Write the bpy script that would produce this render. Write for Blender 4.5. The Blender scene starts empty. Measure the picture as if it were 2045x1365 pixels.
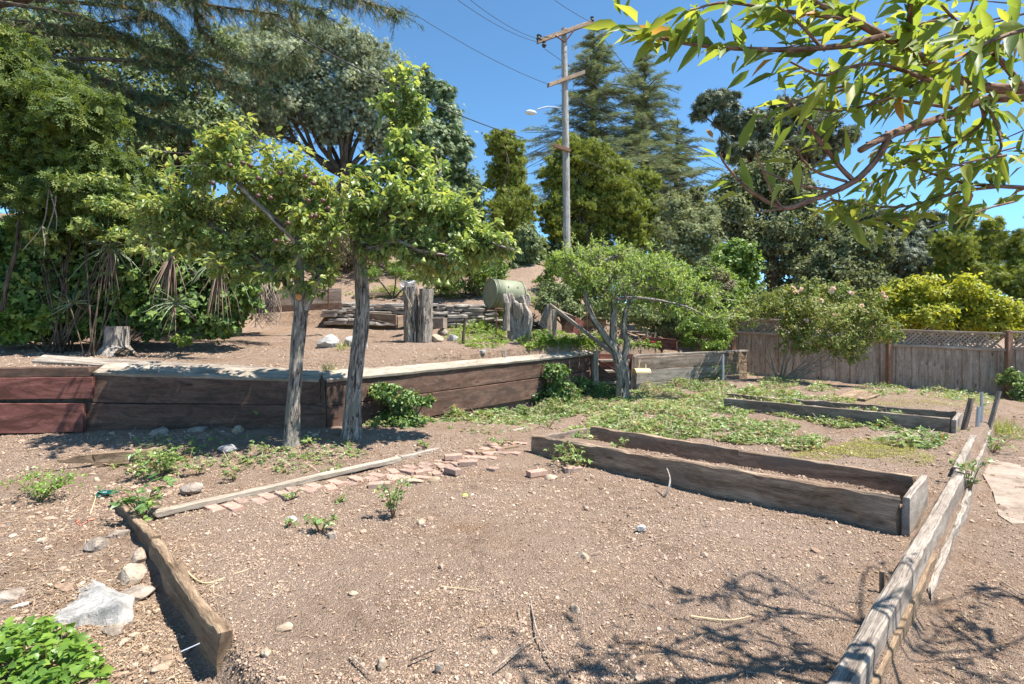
import bpy, math, random
import numpy as np
from mathutils import Vector, Matrix
from math import radians as R, pi, sin, cos

# ------------------------------------------------------------------ camera, sky, sun, exposure
F = 1050.0; CX = 1022.5; HY = 660.0; EYE = 1.5          # focal length in photo pixels, principal column, horizon row, eye height
scn = bpy.context.scene
cam_d = bpy.data.cameras.new('camera'); cam = bpy.data.objects.new('camera', cam_d)
scn.collection.objects.link(cam); scn.camera = cam
cam.location = (0, 0, EYE); cam.rotation_euler = (R(90), 0, 0)
cam_d.sensor_width = 36; cam_d.lens = F / 2045 * 36
cam_d.shift_y = -(682.5 - HY) / 2045
cam_d.clip_start = 0.05; cam_d.clip_end = 3000

SUN_EL = 63; SUN_DIR = Vector((0.97, -0.24, 0)).normalized()      # horizontal direction towards the sun
az = math.atan2(SUN_DIR.x, SUN_DIR.y)
w = bpy.data.worlds.new('World'); scn.world = w; w.use_nodes = True
nt = w.node_tree; bg = nt.nodes['Background']
sky = nt.nodes.new('ShaderNodeTexSky'); sky.sky_type = 'NISHITA'; sky.sun_disc = False
sky.sun_elevation = R(SUN_EL); sky.sun_rotation = az; sky.altitude = 100
sky.air_density = 0.5; sky.dust_density = 0.0; sky.ozone_density = 10.0
tn = nt.nodes.new('ShaderNodeMix'); tn.data_type = 'RGBA'; tn.blend_type = 'MULTIPLY'; tn.inputs[0].default_value = 1
tn.inputs[7].default_value = (.96, 1.06, .84, 1)                    # a touch of cyan in the clear summer sky
nt.links.new(sky.outputs[0], tn.inputs[6]); nt.links.new(tn.outputs[2], bg.inputs[0]); bg.inputs[1].default_value = 0.15
sl = bpy.data.lights.new('sun', 'SUN'); so = bpy.data.objects.new('sun', sl); scn.collection.objects.link(so)
sl.energy = 4.3; sl.angle = R(0.53); sl.color = (1.0, 0.96, 0.89)
d = Vector((SUN_DIR.x * cos(R(SUN_EL)), SUN_DIR.y * cos(R(SUN_EL)), sin(R(SUN_EL))))
so.rotation_euler = d.to_track_quat('Z', 'Y').to_euler(); so.location = (10, -4, 20)
scn.view_settings.view_transform = 'Standard'; scn.view_settings.look = 'None'
scn.view_settings.gamma = 1; scn.view_settings.exposure = 1.5
scn.cycles.max_bounces = 6; scn.cycles.diffuse_bounces = 3; scn.cycles.transmission_bounces = 4
scn.cycles.transparent_max_bounces = 4

rng = np.random.default_rng(7); random.seed(7)

# ------------------------------------------------------------------ helpers
def P(px, py, D): return np.array(((px - CX) * D / F, D, EYE - (py - HY) * D / F))
def sm(a, b, x):
    t = np.clip((np.asarray(x, float) - a) / (b - a), 0, 1); return t * t * (3 - 2 * t)

def vnoise(x, y, z, seed=0):
    x, y, z = (np.asarray(a, float) for a in (x, y, z)); x, y, z = np.broadcast_arrays(x, y, z)
    ix, iy, iz = np.floor(x).astype(np.int64), np.floor(y).astype(np.int64), np.floor(z).astype(np.int64)
    fx, fy, fz = x - ix, y - iy, z - iz
    fx, fy, fz = fx*fx*(3-2*fx), fy*fy*(3-2*fy), fz*fz*(3-2*fz)
    def h(i, j, k):
        n = (i * 374761393 + j * 668265263 + k * 1274126177 + seed * 97531) & 0xffffffff
        n = ((n ^ (n >> 13)) * 1103515245) & 0xffffffff
        n = ((n ^ (n >> 16)) * 2654435761) & 0xffffffff
        return ((n >> 8) & 0xffff) / 32767.5 - 1
    r = 0
    for a in (0, 1):
        for b in (0, 1):
            for c in (0, 1):
                r = r + h(ix+a, iy+b, iz+c) * (fx if a else 1-fx) * (fy if b else 1-fy) * (fz if c else 1-fz)
    return r
def fbm(x, y, z, o=4, seed=0):
    r = 0; a = 1; f = 1
    for k in range(o): r = r + a * vnoise(x*f, y*f, z*f, seed + k); a *= .5; f *= 2.03
    return r

S2 = math.sqrt(2)
# wall lines: left wall runs along y = WY(x) for x < XJ, then the wall turns 45 degrees (v = WV)
XJ, WV = -2.55, 6.80
def WY(x): return 7.0 + (x - XJ) * 0.09
def H(x, y):
    x = np.asarray(x, float); y = np.asarray(y, float)
    u = (x + y) / S2; v = (y - x) / S2
    # lower garden
    z = 0.22 * sm(5.2, 6.9, y - 0.3 * np.maximum(x + 2.5, 0)) * (1 - sm(3.0, 7.0, u)) + 0.12 * sm(6, 9.5, u)
    z = z - 0.17 * (1 - sm(0.76, 0.84, u)) * (1 - sm(3.0, 5.2, v))
    z = z + 0.11 * sm(4.8, 4.86, u) * (1 - sm(5.45, 5.52, u)) * sm(.8, .9, v) * (1 - sm(4.2, 4.3, v))
    # land along the fence: falls to the right
    zf = 0.32 - 0.075 * (x - 6)
    z = z + (zf - z) * sm(9.5, 13, u) * sm(2.5, 5.0, x)
    # path right of the edging
    z = z + (-0.17 - z) * (1 - sm(0.44, 0.54, v)) * (1 - sm(10.5, 13.5, u))
    z = z + (-0.17 - z) * (1 - sm(0.44, 0.54, v)) * sm(10.5, 13.5, u) * .6
    # upper terrace
    dl = y - WY(x)                                   # behind the left wall
    dv = v - WV
    back = np.where(x < XJ, dl, dv)
    up = 0.93 + 0.09 * np.maximum(y - 7.3, 0) + 0.10 * (1 - sm(-7, -3, x)) 
    up = up + 0.68 * sm(14.05, 14.3, y) * sm(-20, -6, x)
    up = up + 0.27 * np.clip(y - 14.4, 0, 4.5) + 0.12 * np.clip(y - 18.9, 0, 60)
    up = up + 2.4 * sm(9.8, 13, y) * (1 - sm(-8.2, -6.6, x))
    low2 = 1.0 + 0.03 * np.clip(y - 12, 0, 8) + .16 * np.clip(y - 20, 0, 22)
    up = up + (low2 - up) * sm(0.8, 4.5, x)
    s = sm(0.02, 0.14, back)
    inup = s * (1 - sm(1.9, 2.0, x - 0.0 * y) * (1 - sm(12.28, 12.4, y - 0.19 * (x - 2.9))))
    xr = 5.75
    inup = inup * (1 - sm(xr - .06, xr + .06, x) * (1 - sm(17, 20, y)))
    z = z * (1 - inup) + up * inup
    # behind the fence
    fx = 14.9 - 0.39 * (x - 6.17)
    z = z + (0.2 + 0.03 * np.clip(y - 15, 0, 5) + .16 * np.clip(y - 20, 0, 22) - z) * sm(0.2, 1.2, y - fx) * sm(5.6, 5.9, x)
    return z
_DS = np.geomspace(1.2, 60, 5000)
def GP(px, py, lift=0.0):
    X = (px - CX) * _DS / F; Z = EYE - (py - HY) * _DS / F
    hit = np.nonzero(Z < H(X, _DS) + lift)[0]
    D = _DS[hit[0]] if len(hit) else 60
    return np.array(((px - CX) * D / F, D, float(H((px - CX) * D / F, D))))

COL = scn.collection
def tag(o, label=None, cat=None, group=None, kind=None):
    if label: o['label'] = label
    if cat: o['category'] = cat
    if group: o['group'] = group
    if kind: o['kind'] = kind
    return o
ORG = {}
def thing(name, loc, label, cat, group=None):
    o = bpy.data.objects.new(name, None); COL.objects.link(o); o.location = [float(c) for c in loc]
    o.empty_display_size = .2; ORG[o.name] = np.array(loc, float)
    return tag(o, label, cat, group)

def link_mesh(name, V, loops, totals, mat, parent, org, tint=None, gc=None, smooth=False):
    base = ORG[parent.name] if parent is not None else (np.array(org, float) if org is not None else np.zeros(3))
    me = bpy.data.meshes.new(name); n = len(V)
    me.vertices.add(n); me.vertices.foreach_set('co', (V - base).astype(np.float32).ravel())
    me.loops.add(len(loops)); me.loops.foreach_set('vertex_index', np.asarray(loops, np.int32))
    me.polygons.add(len(totals)); st = np.concatenate(([0], np.cumsum(totals)[:-1]))
    me.polygons.foreach_set('loop_start', st.astype(np.int32)); me.polygons.foreach_set('loop_total', np.asarray(totals, np.int32))
    me.update(calc_edges=True)
    me.polygons.foreach_set('use_smooth', np.full(len(totals), bool(smooth)))
    if tint is not None:
        a = me.attributes.new('tint', 'FLOAT', 'POINT'); a.data.foreach_set('value', np.asarray(tint, np.float32))
    if gc is not None:
        a = me.attributes.new('gc', 'FLOAT_VECTOR', 'POINT'); a.data.foreach_set('vector', np.asarray(gc, np.float32).ravel())
    me.validate()
    if mat: me.materials.append(mat)
    o = bpy.data.objects.new(name, me); COL.objects.link(o)
    if parent is not None: o.parent = parent; ORG[o.name] = base
    else: o.location = [float(c) for c in base]; ORG[o.name] = base
    return o

class MB:                                             # boards, boxes, tubes and stones, joined into one mesh
    def __init__(s): s.v = []; s.f = []; s.g = []; s.n = 0
    def add(s, v, f, g=None):
        v = np.asarray(v, float); g = v if g is None else np.asarray(g, float)
        s.f += [[i + s.n for i in q] for q in f]; s.v.append(v); s.g.append(g); s.n += len(v)
    def build(s, name, mat, parent=None, org=None, smooth=False):
        V = np.concatenate(s.v); G = np.concatenate(s.g)
        return link_mesh(name, V, [i for q in s.f for i in q], [len(q) for q in s.f], mat, parent, org, gc=G, smooth=smooth)
    def plank(s, a, b, h, t, up=(0, 0, 1), h2=None, bev=.006, jit=.003, seg=.08, gofs=None, wear=0.0):
        """board from a to b (centre of the bottom edge), h tall along up, t thick"""
        a = np.array(a, float); b = np.array(b, float); up = np.array(up, float)
        L = np.linalg.norm(b - a); x = (b - a) / L; side = np.cross(up, x); side /= np.linalg.norm(side)
        n = max(2, int(L / seg) + 1); h2 = h if h2 is None else h2
        go = random.random() * 50 if gofs is None else gofs
        T = np.linspace(0, 1, n); V = []; G = []
        for k, q in enumerate(T):
            hh = h + (h2 - h) * q; c = a + (b - a) * q
            hw = t / 2
            prof = [(-hw+bev, 0), (hw-bev, 0), (hw, bev), (hw, hh*.5), (hw, hh-bev), (hw-bev, hh), (0, hh), (-hw+bev, hh), (-hw, hh-bev), (-hw, hh*.5), (-hw, bev)]
            for (p, z) in prof:
                e = vnoise(q*L*5 + go, p*30, z*12, 3) * jit; e2 = vnoise(q*L*7 + go + 9, p*30, z*12, 5) * jit
                if z > hh * .8 and wear: e2 -= wear * .5 * max(0, float(fbm(q*L*3 + go, p*14, 0, 3, 8)) - .25)
                if z > hh * .8 and wear: e2 -= wear * .16 * max(0, float(vnoise(q*L*22 + go, p*9, 0, 4)))
                xe = 0
                if k in (0, n-1) and jit > .002: xe = vnoise(p*40 + go, z*30, q*9, 2) * jit * 2.5
                V.append(c + side * (p + e) + up * (z + e2) + x * xe); G.append((q*L + go, p, z + go*.37))
        m = len(prof); Fc = []
        for k in range(n - 1):
            for j in range(m):
                j2 = (j + 1) % m; Fc.append([k*m+j, k*m+j2, (k+1)*m+j2, (k+1)*m+j])
        Fc.append(list(range(m))[::-1]); Fc.append([(n-1)*m + j for j in range(m)])
        Fc = [q[::-1] for q in Fc]
        s.add(V, Fc, G); return s
    def tube(s, pts, rad, n=8, rough=0.0, smooth=0, ridges=0, cap=True, seed=0):
        pts = np.array(pts, float); rad = np.array(rad, float) if np.ndim(rad) else np.full(len(pts), float(rad))
        if smooth: pts, rad = cr(pts, rad, smooth)
        m = len(pts); tg = np.gradient(pts, axis=0); tg /= np.linalg.norm(tg, axis=1)[:, None] + 1e-9
        ref = np.array((0, 0, 1.0)) if abs(tg[0, 2]) < .8 else np.array((0, 1.0, 0))
        e = np.cross(tg[0], ref); e /= np.linalg.norm(e); L = 0; V = []; G = []
        ang = np.linspace(0, 2*pi, n, endpoint=False)
        for k in range(m):
            e = e - tg[k] * (e @ tg[k]); e /= np.linalg.norm(e); f = np.cross(tg[k], e)
            if k: L += np.linalg.norm(pts[k] - pts[k-1])
            rr = rad[k] * np.ones(n)
            if rough: rr = rr * (1 + rough * fbm(np.cos(ang)*1.7 + seed, np.sin(ang)*1.7, L*2.5/(rad[0]*8 + .2), 3, seed))
            if ridges: rr = rr * (1 + ridges * fbm(np.cos(ang)*5 + seed, np.sin(ang)*5, L*4, 2, seed + 5))
            ring = pts[k] + np.outer(rr*np.cos(ang), e) + np.outer(rr*np.sin(ang), f)
            V.append(ring); G.append(np.stack([np.full(n, L + seed*3.1), np.cos(ang)*rr, np.sin(ang)*rr], 1))
        V = np.concatenate(V); G = np.concatenate(G); Fc = []
        for k in range(m - 1):
            for j in range(n):
                j2 = (j+1) % n; Fc.append([k*n+j, k*n+j2, (k+1)*n+j2, (k+1)*n+j])
        if cap: Fc.append(list(range(n))[::-1]); Fc.append([(m-1)*n + j for j in range(n)])
        s.add(V, Fc, G); return s
    def rock(s, c, size, rot=0, seed=0, res=2, facet=.5):
        v, f = ICO[res]; q = v * 1.0
        for k in range(13):                           # cut flat facets
            r2 = np.random.default_rng(seed*31 + k); nn = r2.normal(size=3); nn /= np.linalg.norm(nn); dd = .58 + .3 * r2.random()
            over = q @ nn - dd; q = q - np.outer(np.maximum(over, 0), nn) * min(1, facet * 1.6)
        nz = fbm(q[:, 0]*1.6 + seed*7, q[:, 1]*1.6, q[:, 2]*1.6, 4, seed)
        q = q * (1.06 + .07 * nz)[:, None]
        q = q * np.array(size) / 2
        cr_, sr = cos(rot), sin(rot)
        q = np.stack([q[:, 0]*cr_ - q[:, 1]*sr, q[:, 0]*sr + q[:, 1]*cr_, q[:, 2]], 1) + np.array(c)
        s.add(q, f, q); return s
def cr(pts, rad, k):
    o = []; r = []; n = len(pts)
    for i in range(n - 1):
        p0, p1, p2, p3 = pts[max(i-1, 0)], pts[i], pts[i+1], pts[min(i+2, n-1)]
        for j in range(k):
            t = j / k
            o.append(.5*((2*p1) + (-p0+p2)*t + (2*p0-5*p1+4*p2-p3)*t*t + (-p0+3*p1-3*p2+p3)*t**3)); r.append(rad[i]*(1-t) + rad[i+1]*t)
    o.append(pts[-1]); r.append(rad[-1]); return np.array(o), np.array(r)
def ico(sub):
    import bmesh
    bm = bmesh.new(); bmesh.ops.create_icosphere(bm, subdivisions=sub, radius=1)
    v = np.array([q.co[:] for q in bm.verts]); f = [[q.index for q in p.verts] for p in bm.faces]; bm.free(); return v, f
ICO = {k: ico(k) for k in (1, 2, 3, 4)}

# ---- leaf templates: vertices (along, across, up) and faces
def T(v, f): return np.array(v, float), f
RHOMB = T([(0,0,0),(.45,.5,.12),(1,0,-.05),(.45,-.5,.12)], [(0,3,2,1)])
OVATE = T([(0,0,0),(.15,.0,.01),(.38,.5,.1),(.42,0,.02),(.38,-.5,.1),(.75,.33,.03),(.75,0,-.04),(.75,-.33,.03),(1.05,0,-.18)],
          [(0,4,3,1),(0,1,3,2),(2,3,6,5),(3,4,7,6),(5,6,8),(6,7,8)])
LANCE = T([(0,0,0),(.28,.46,.09),(.3,0,0),(.28,-.5,.09),(.6,.46,.03),(.6,0,-.06),(.6,-.42,.01),(.85,.22,-.07),(.85,0,-.10),(.85,-.22,-.07),(1.08,0,-.16)],
          [(0,2,1),(0,3,2),(1,2,5,4),(2,3,6,5),(4,5,8,7),(5,6,9,8),(7,8,10),(8,9,10)])
IVY = T([(0,0,0),(-.1,.42,.03),(.35,.62,.0),(.45,.3,.06),(.95,0,-.05),(.45,-.3,.06),(.35,-.62,0),(-.1,-.42,.03),(.3,0,.0)],
        [(0,8,2,1),(8,4,3,2),(8,6,5,4),(0,7,6,8)])
def blade(a, l, w, z=0): 
    c, s_ = cos(a), sin(a); return [(0,0,0),(l*.5*c - w*s_, l*.5*s_ + w*c, .06+z),(l*c, l*s_, z-.03),(l*.5*c + w*s_, l*.5*s_ - w*c, .06+z)]
def fan(angs, l, w):
    v = []; f = []
    for k, (a, ll) in enumerate(zip(angs, l)):
        v += blade(a, ll, w, .05*(k % 3)); f.append((4*k, 4*k+3, 4*k+2, 4*k+1))
    return T(v, f)
TRI = T([( -.0,0,0),(.5,.26,.06),(1,0,-.05),(.5,-.26,.06), (0,0,0),(.05,.45,.05),(.35,.85,-.03),(.42,.3,.05), (0,0,0),(.42,-.3,.05),(.35,-.85,-.03),(.05,-.45,.05)], [(0,3,2,1),(4,7,6,5),(8,11,10,9)])
SPRAY = T(sum([[(u,0,0),(u+.1,sg*.03,0),(u+.34,sg*l,.03),(u+.17,sg*.13,0)] for u, l in ((0,.42),(.2,.4),(.42,.32),(.64,.2)) for sg in (1,-1)], []) + [(0,.03,0),(1,.01,0),(1.05,-.01,0),(0,-.03,0)],
          [tuple(range(4*k, 4*k+4)) for k in range(9)])
FAN5 = fan([-.9,-.45,0,.45,.9], [.7,.9,1,.9,.7], .09)
PINN = T(sum([[(u,0,0),(u+.16,sg*.10,.02),(u+.2,sg*.34,-.02),(u+.02,sg*.2,.02)] for u in (.1,.32,.54,.76) for sg in (1,-1)], []) + [(.85,0,0),(.95,.09,.02),(1.2,0,-.03),(.95,-.09,.02)],
         [tuple(range(4*k, 4*k+4)) for k in range(9)])
STALK = T([(0,.5,0),(1,.15,0),(1,-.15,0),(0,-.5,0)], [(0,3,2,1)])

def unit(a): return a / (np.linalg.norm(a, axis=-1, keepdims=True) + 1e-9)
def rdir(n): return unit(rng.normal(size=(n, 3)))
class Fol:
    def __init__(s): s.V = []; s.L = []; s.T = []; s.t = []; s.n = 0
    def add(s, tmpl, pos, fwd, nrm, L, W, tint, Z=None):
        tv, tf = tmpl; n = len(pos)
        if n == 0: return
        t = unit(fwd); sd = unit(np.cross(nrm, t)); nn = np.cross(t, sd)
        L = np.broadcast_to(L, n)[:, None, None]; W = np.broadcast_to(W, n)[:, None, None]; Zs = L if Z is None else np.broadcast_to(Z, n)[:, None, None]
        V = pos[:, None] + t[:, None]*(tv[None, :, 0:1]*L) + sd[:, None]*(tv[None, :, 1:2]*W) + nn[:, None]*(tv[None, :, 2:3]*Zs)
        m = len(tv); lp = np.array([i for q in tf for i in q]); tt = np.array([len(q) for q in tf])
        s.V.append(V.reshape(-1, 3)); s.L.append((lp[None] + (np.arange(n)*m)[:, None]).ravel() + s.n)
        s.T.append(np.tile(tt, n)); s.t.append(np.repeat(np.broadcast_to(tint, n), m)); s.n += n*m
    def build(s, name, mat, parent=None, org=None, smooth=False):
        V = np.concatenate(s.V)
        return link_mesh(name, V, np.concatenate(s.L), np.concatenate(s.T), mat, parent, org, tint=np.concatenate(s.t), smooth=smooth)

# ------------------------------------------------------------------ materials
def newmat(name):
    m = bpy.data.materials.new(name); m.use_nodes = True; n = m.node_tree; n.nodes.clear()
    out = n.nodes.new('ShaderNodeOutputMaterial'); return m, n, out
def nd(n, t, ins=None, **kw):
    x = n.nodes.new(t)
    for k, v in kw.items(): setattr(x, k, v)
    for k, v in (ins or {}).items():
        if isinstance(v, bpy.types.NodeSocket): n.links.new(v, x.inputs[k])
        else: x.inputs[k].default_value = v
    return x
def ramp(n, fac, stops):
    r = nd(n, 'ShaderNodeValToRGB', {0: fac}); e = r.color_ramp.elements
    while len(e) < len(stops): e.new(.5)
    for q, (p, c) in zip(e, stops): q.position = p; q.color = (*c, 1) if len(c) == 3 else c
    return r.outputs[0]
def coords(n, attr, scale):
    if attr == 'gc': s = nd(n, 'ShaderNodeAttribute', attribute_name='gc').outputs['Vector']
    else: s = nd(n, 'ShaderNodeTexCoord').outputs['Object']
    return nd(n, 'ShaderNodeMapping', {'Vector': s, 'Scale': scale}).outputs[0]
def noise(n, vec, sc, det=6, rough=.6, dist=0): return nd(n, 'ShaderNodeTexNoise', {'Vector': vec, 'Scale': sc, 'Detail': det, 'Roughness': rough, 'Distortion': dist}).outputs[0]
def mixc(n, f, a, b, bt='MIX'):
    x = n.nodes.new('ShaderNodeMix'); x.data_type = 'RGBA'; x.blend_type = bt
    for i, v in ((0, f), (6, a), (7, b)):
        if isinstance(v, bpy.types.NodeSocket): n.links.new(v, x.inputs[i])
        else: x.inputs[i].default_value = (*v, 1) if isinstance(v, tuple) and len(v) == 3 else v
    return x.outputs[2]
def bump(n, h, st, dist): return nd(n, 'ShaderNodeBump', {'Height': h, 'Strength': st, 'Distance': dist}).outputs[0]
def finish(n, out, col, rough, nrm=None, spec=.3, metal=0):
    b = nd(n, 'ShaderNodeBsdfPrincipled', {'Base Color': col if isinstance(col, bpy.types.NodeSocket) else (*col, 1), 'Roughness': rough, 'Specular IOR Level': spec, 'Metallic': metal})
    if nrm is not None: n.links.new(nrm, b.inputs['Normal'])
    n.links.new(b.outputs[0], out.inputs[0]); return b

def wood(name, dark, mid, light, grain=60, bumpd=.004, patch=None, stain=None):
    m, n, out = newmat(name)
    v = coords(n, 'gc', (2.4, 34, 34)); fine = noise(n, v, grain/12, 9, .7, .3)
    v2 = coords(n, 'gc', (.8, 6, 6)); broad = noise(n, v2, 1.5, 5, .6, .8)
    s = nd(n, 'ShaderNodeMath', {0: fine, 1: broad}, operation='ADD').outputs[0]
    s = nd(n, 'ShaderNodeMath', {0: s, 1: .5}, operation='MULTIPLY').outputs[0]
    c = ramp(n, s, [(.36, dark), (.5, mid), (.64, light)])
    crack = nd(n, 'ShaderNodeTexWave', {'Vector': coords(n, 'gc', (.25, 9, 9)), 'Scale': 2.6, 'Distortion': 6, 'Detail': 5, 'Detail Scale': .8, 'Detail Roughness': .7}, bands_direction='Z').outputs[1]
    ck = ramp(n, crack, [(0, (.25,.25,.25)), (.1, (1,1,1))])
    c = mixc(n, .6, c, ck, 'MULTIPLY')
    kv = nd(n, 'ShaderNodeTexVoronoi', {'Vector': coords(n, 'gc', (2.2, 7, 7)), 'Scale': 1.0}).outputs[0]
    c = mixc(n, .85, c, ramp(n, kv, [(.05, (.22,.2,.18)), (.12, (.7,.68,.66)), (.17, (1,1,1))]), 'MULTIPLY')        # knots
    dv = noise(n, coords(n, 'gc', (3, 4, 5)), 1.3, 6, .75, 1.2)
    c = mixc(n, .55, c, ramp(n, dv, [(.38, (.55,.52,.5)), (.55, (1,1,1))]), 'MULTIPLY')                              # weather stains
    if patch:
        pn = noise(n, coords(n, 'gc', (1.5, 5, 5)), 1.2, 5, .7, 1)
        c = mixc(n, ramp(n, pn, [(.5, (0,0,0)), (.62, (1,1,1))]), c, patch)
    hh = mixc(n, .5, fine, ck, 'MULTIPLY')
    finish(n, out, c, .85, bump(n, hh, .9, bumpd), .15); return m
def bark(name, dark, light, sc=1.0, patch=None, bd=.02):
    m, n, out = newmat(name)
    v = coords(n, 'gc', (5*sc, 34*sc, 34*sc)); a = noise(n, v, 1.6, 8, .72, .9)
    c = ramp(n, a, [(.41, dark), (.6, light)])
    if patch:
        pn = noise(n, coords(n, 'gc', (4*sc, 9*sc, 9*sc)), 1.3, 5, .7, .5)
        c = mixc(n, ramp(n, pn, [(.52, (0,0,0)), (.6, (1,1,1))]), c, patch)
    finish(n, out, c, .9, bump(n, a, 1, bd), .1); return m
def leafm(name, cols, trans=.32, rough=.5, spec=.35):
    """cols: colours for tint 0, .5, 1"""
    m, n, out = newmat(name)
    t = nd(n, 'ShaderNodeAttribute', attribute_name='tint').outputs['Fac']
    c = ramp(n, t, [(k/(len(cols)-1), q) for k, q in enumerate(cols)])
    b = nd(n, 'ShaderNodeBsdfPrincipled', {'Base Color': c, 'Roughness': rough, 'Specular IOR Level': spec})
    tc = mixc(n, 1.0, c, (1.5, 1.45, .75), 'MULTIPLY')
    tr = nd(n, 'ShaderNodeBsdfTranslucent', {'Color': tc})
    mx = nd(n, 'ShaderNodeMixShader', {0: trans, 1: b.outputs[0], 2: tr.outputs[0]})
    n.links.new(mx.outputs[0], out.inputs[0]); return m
def stone(name, a, b, c, sc=6, bd=.01, rough=.9):
    m, n, out = newmat(name)
    v = coords(n, 'gc', (1, 1, 1)); x = noise(n, v, sc, 9, .68, .4); y = noise(n, v, sc*5, 6, .7)
    col = ramp(n, x, [(.35, a), (.5, b), (.66, c)])
    col = mixc(n, .5, col, ramp(n, y, [(.35, (.45,.45,.45)), (.6, (1,1,1))]), 'MULTIPLY')
    finish(n, out, col, rough, bump(n, mixc(n, .5, x, y), 1, bd), .2); return m
def plain(name, c, rough=.6, metal=0, var=.15, sc=20):
    m, n, out = newmat(name); x = noise(n, coords(n, 'o', (1,1,1)), sc, 6, .7)
    col = mixc(n, x, tuple(q*(1-var*2) for q in c), tuple(min(1, q*(1+var*2)) for q in c))
    finish(n, out, col, rough, bump(n, x, .3, .002), .4, metal); return m

def soil_mat():
    m, n, out = newmat('soil')
    o = coords(n, 'o', (1, 1, 1))
    a = noise(n, o, .8, 6, .6); b = noise(n, o, 9, 8, .7); c = noise(n, o, 60, 8, .75); d2 = noise(n, o, 210, 4, .7)
    col = ramp(n, b, [(.36, (.26,.178,.128)), (.5, (.365,.255,.186)), (.64, (.455,.33,.246))])
    col = mixc(n, ramp(n, c, [(.30, (.7,.7,.7)), (.5, (0,0,0))]), col, (.15,.10,.065))
    col = mixc(n, ramp(n, c, [(.6, (0,0,0)), (.72, (.75,.75,.75))]), col, (.56,.46,.36))
    dry = ramp(n, noise(n, o, 1.7, 6, .65), [(.5, (0,0,0)), (.66, (.45,.45,.45))])
    col = mixc(n, dry, col, (.36,.215,.12))
    col = mixc(n, ramp(n, a, [(.42, (0,0,0)), (.62, (.8,.8,.8))]), col, (.41,.30,.228))
    vor = nd(n, 'ShaderNodeTexVoronoi', {'Vector': o, 'Scale': 38}).outputs[0]
    vor2 = nd(n, 'ShaderNodeTexVoronoi', {'Vector': o, 'Scale': 110}).outputs[0]
    h = nd(n, 'ShaderNodeMath', {0: c, 1: vor}, operation='SUBTRACT').outputs[0]
    h = nd(n, 'ShaderNodeMath', {0: h, 1: d2}, operation='ADD').outputs[0]
    h = nd(n, 'ShaderNodeMath', {0: h, 1: vor2}, operation='SUBTRACT').outputs[0]
    finish(n, out, col, .95, bump(n, h, 1, .022), .08); return m
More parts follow.
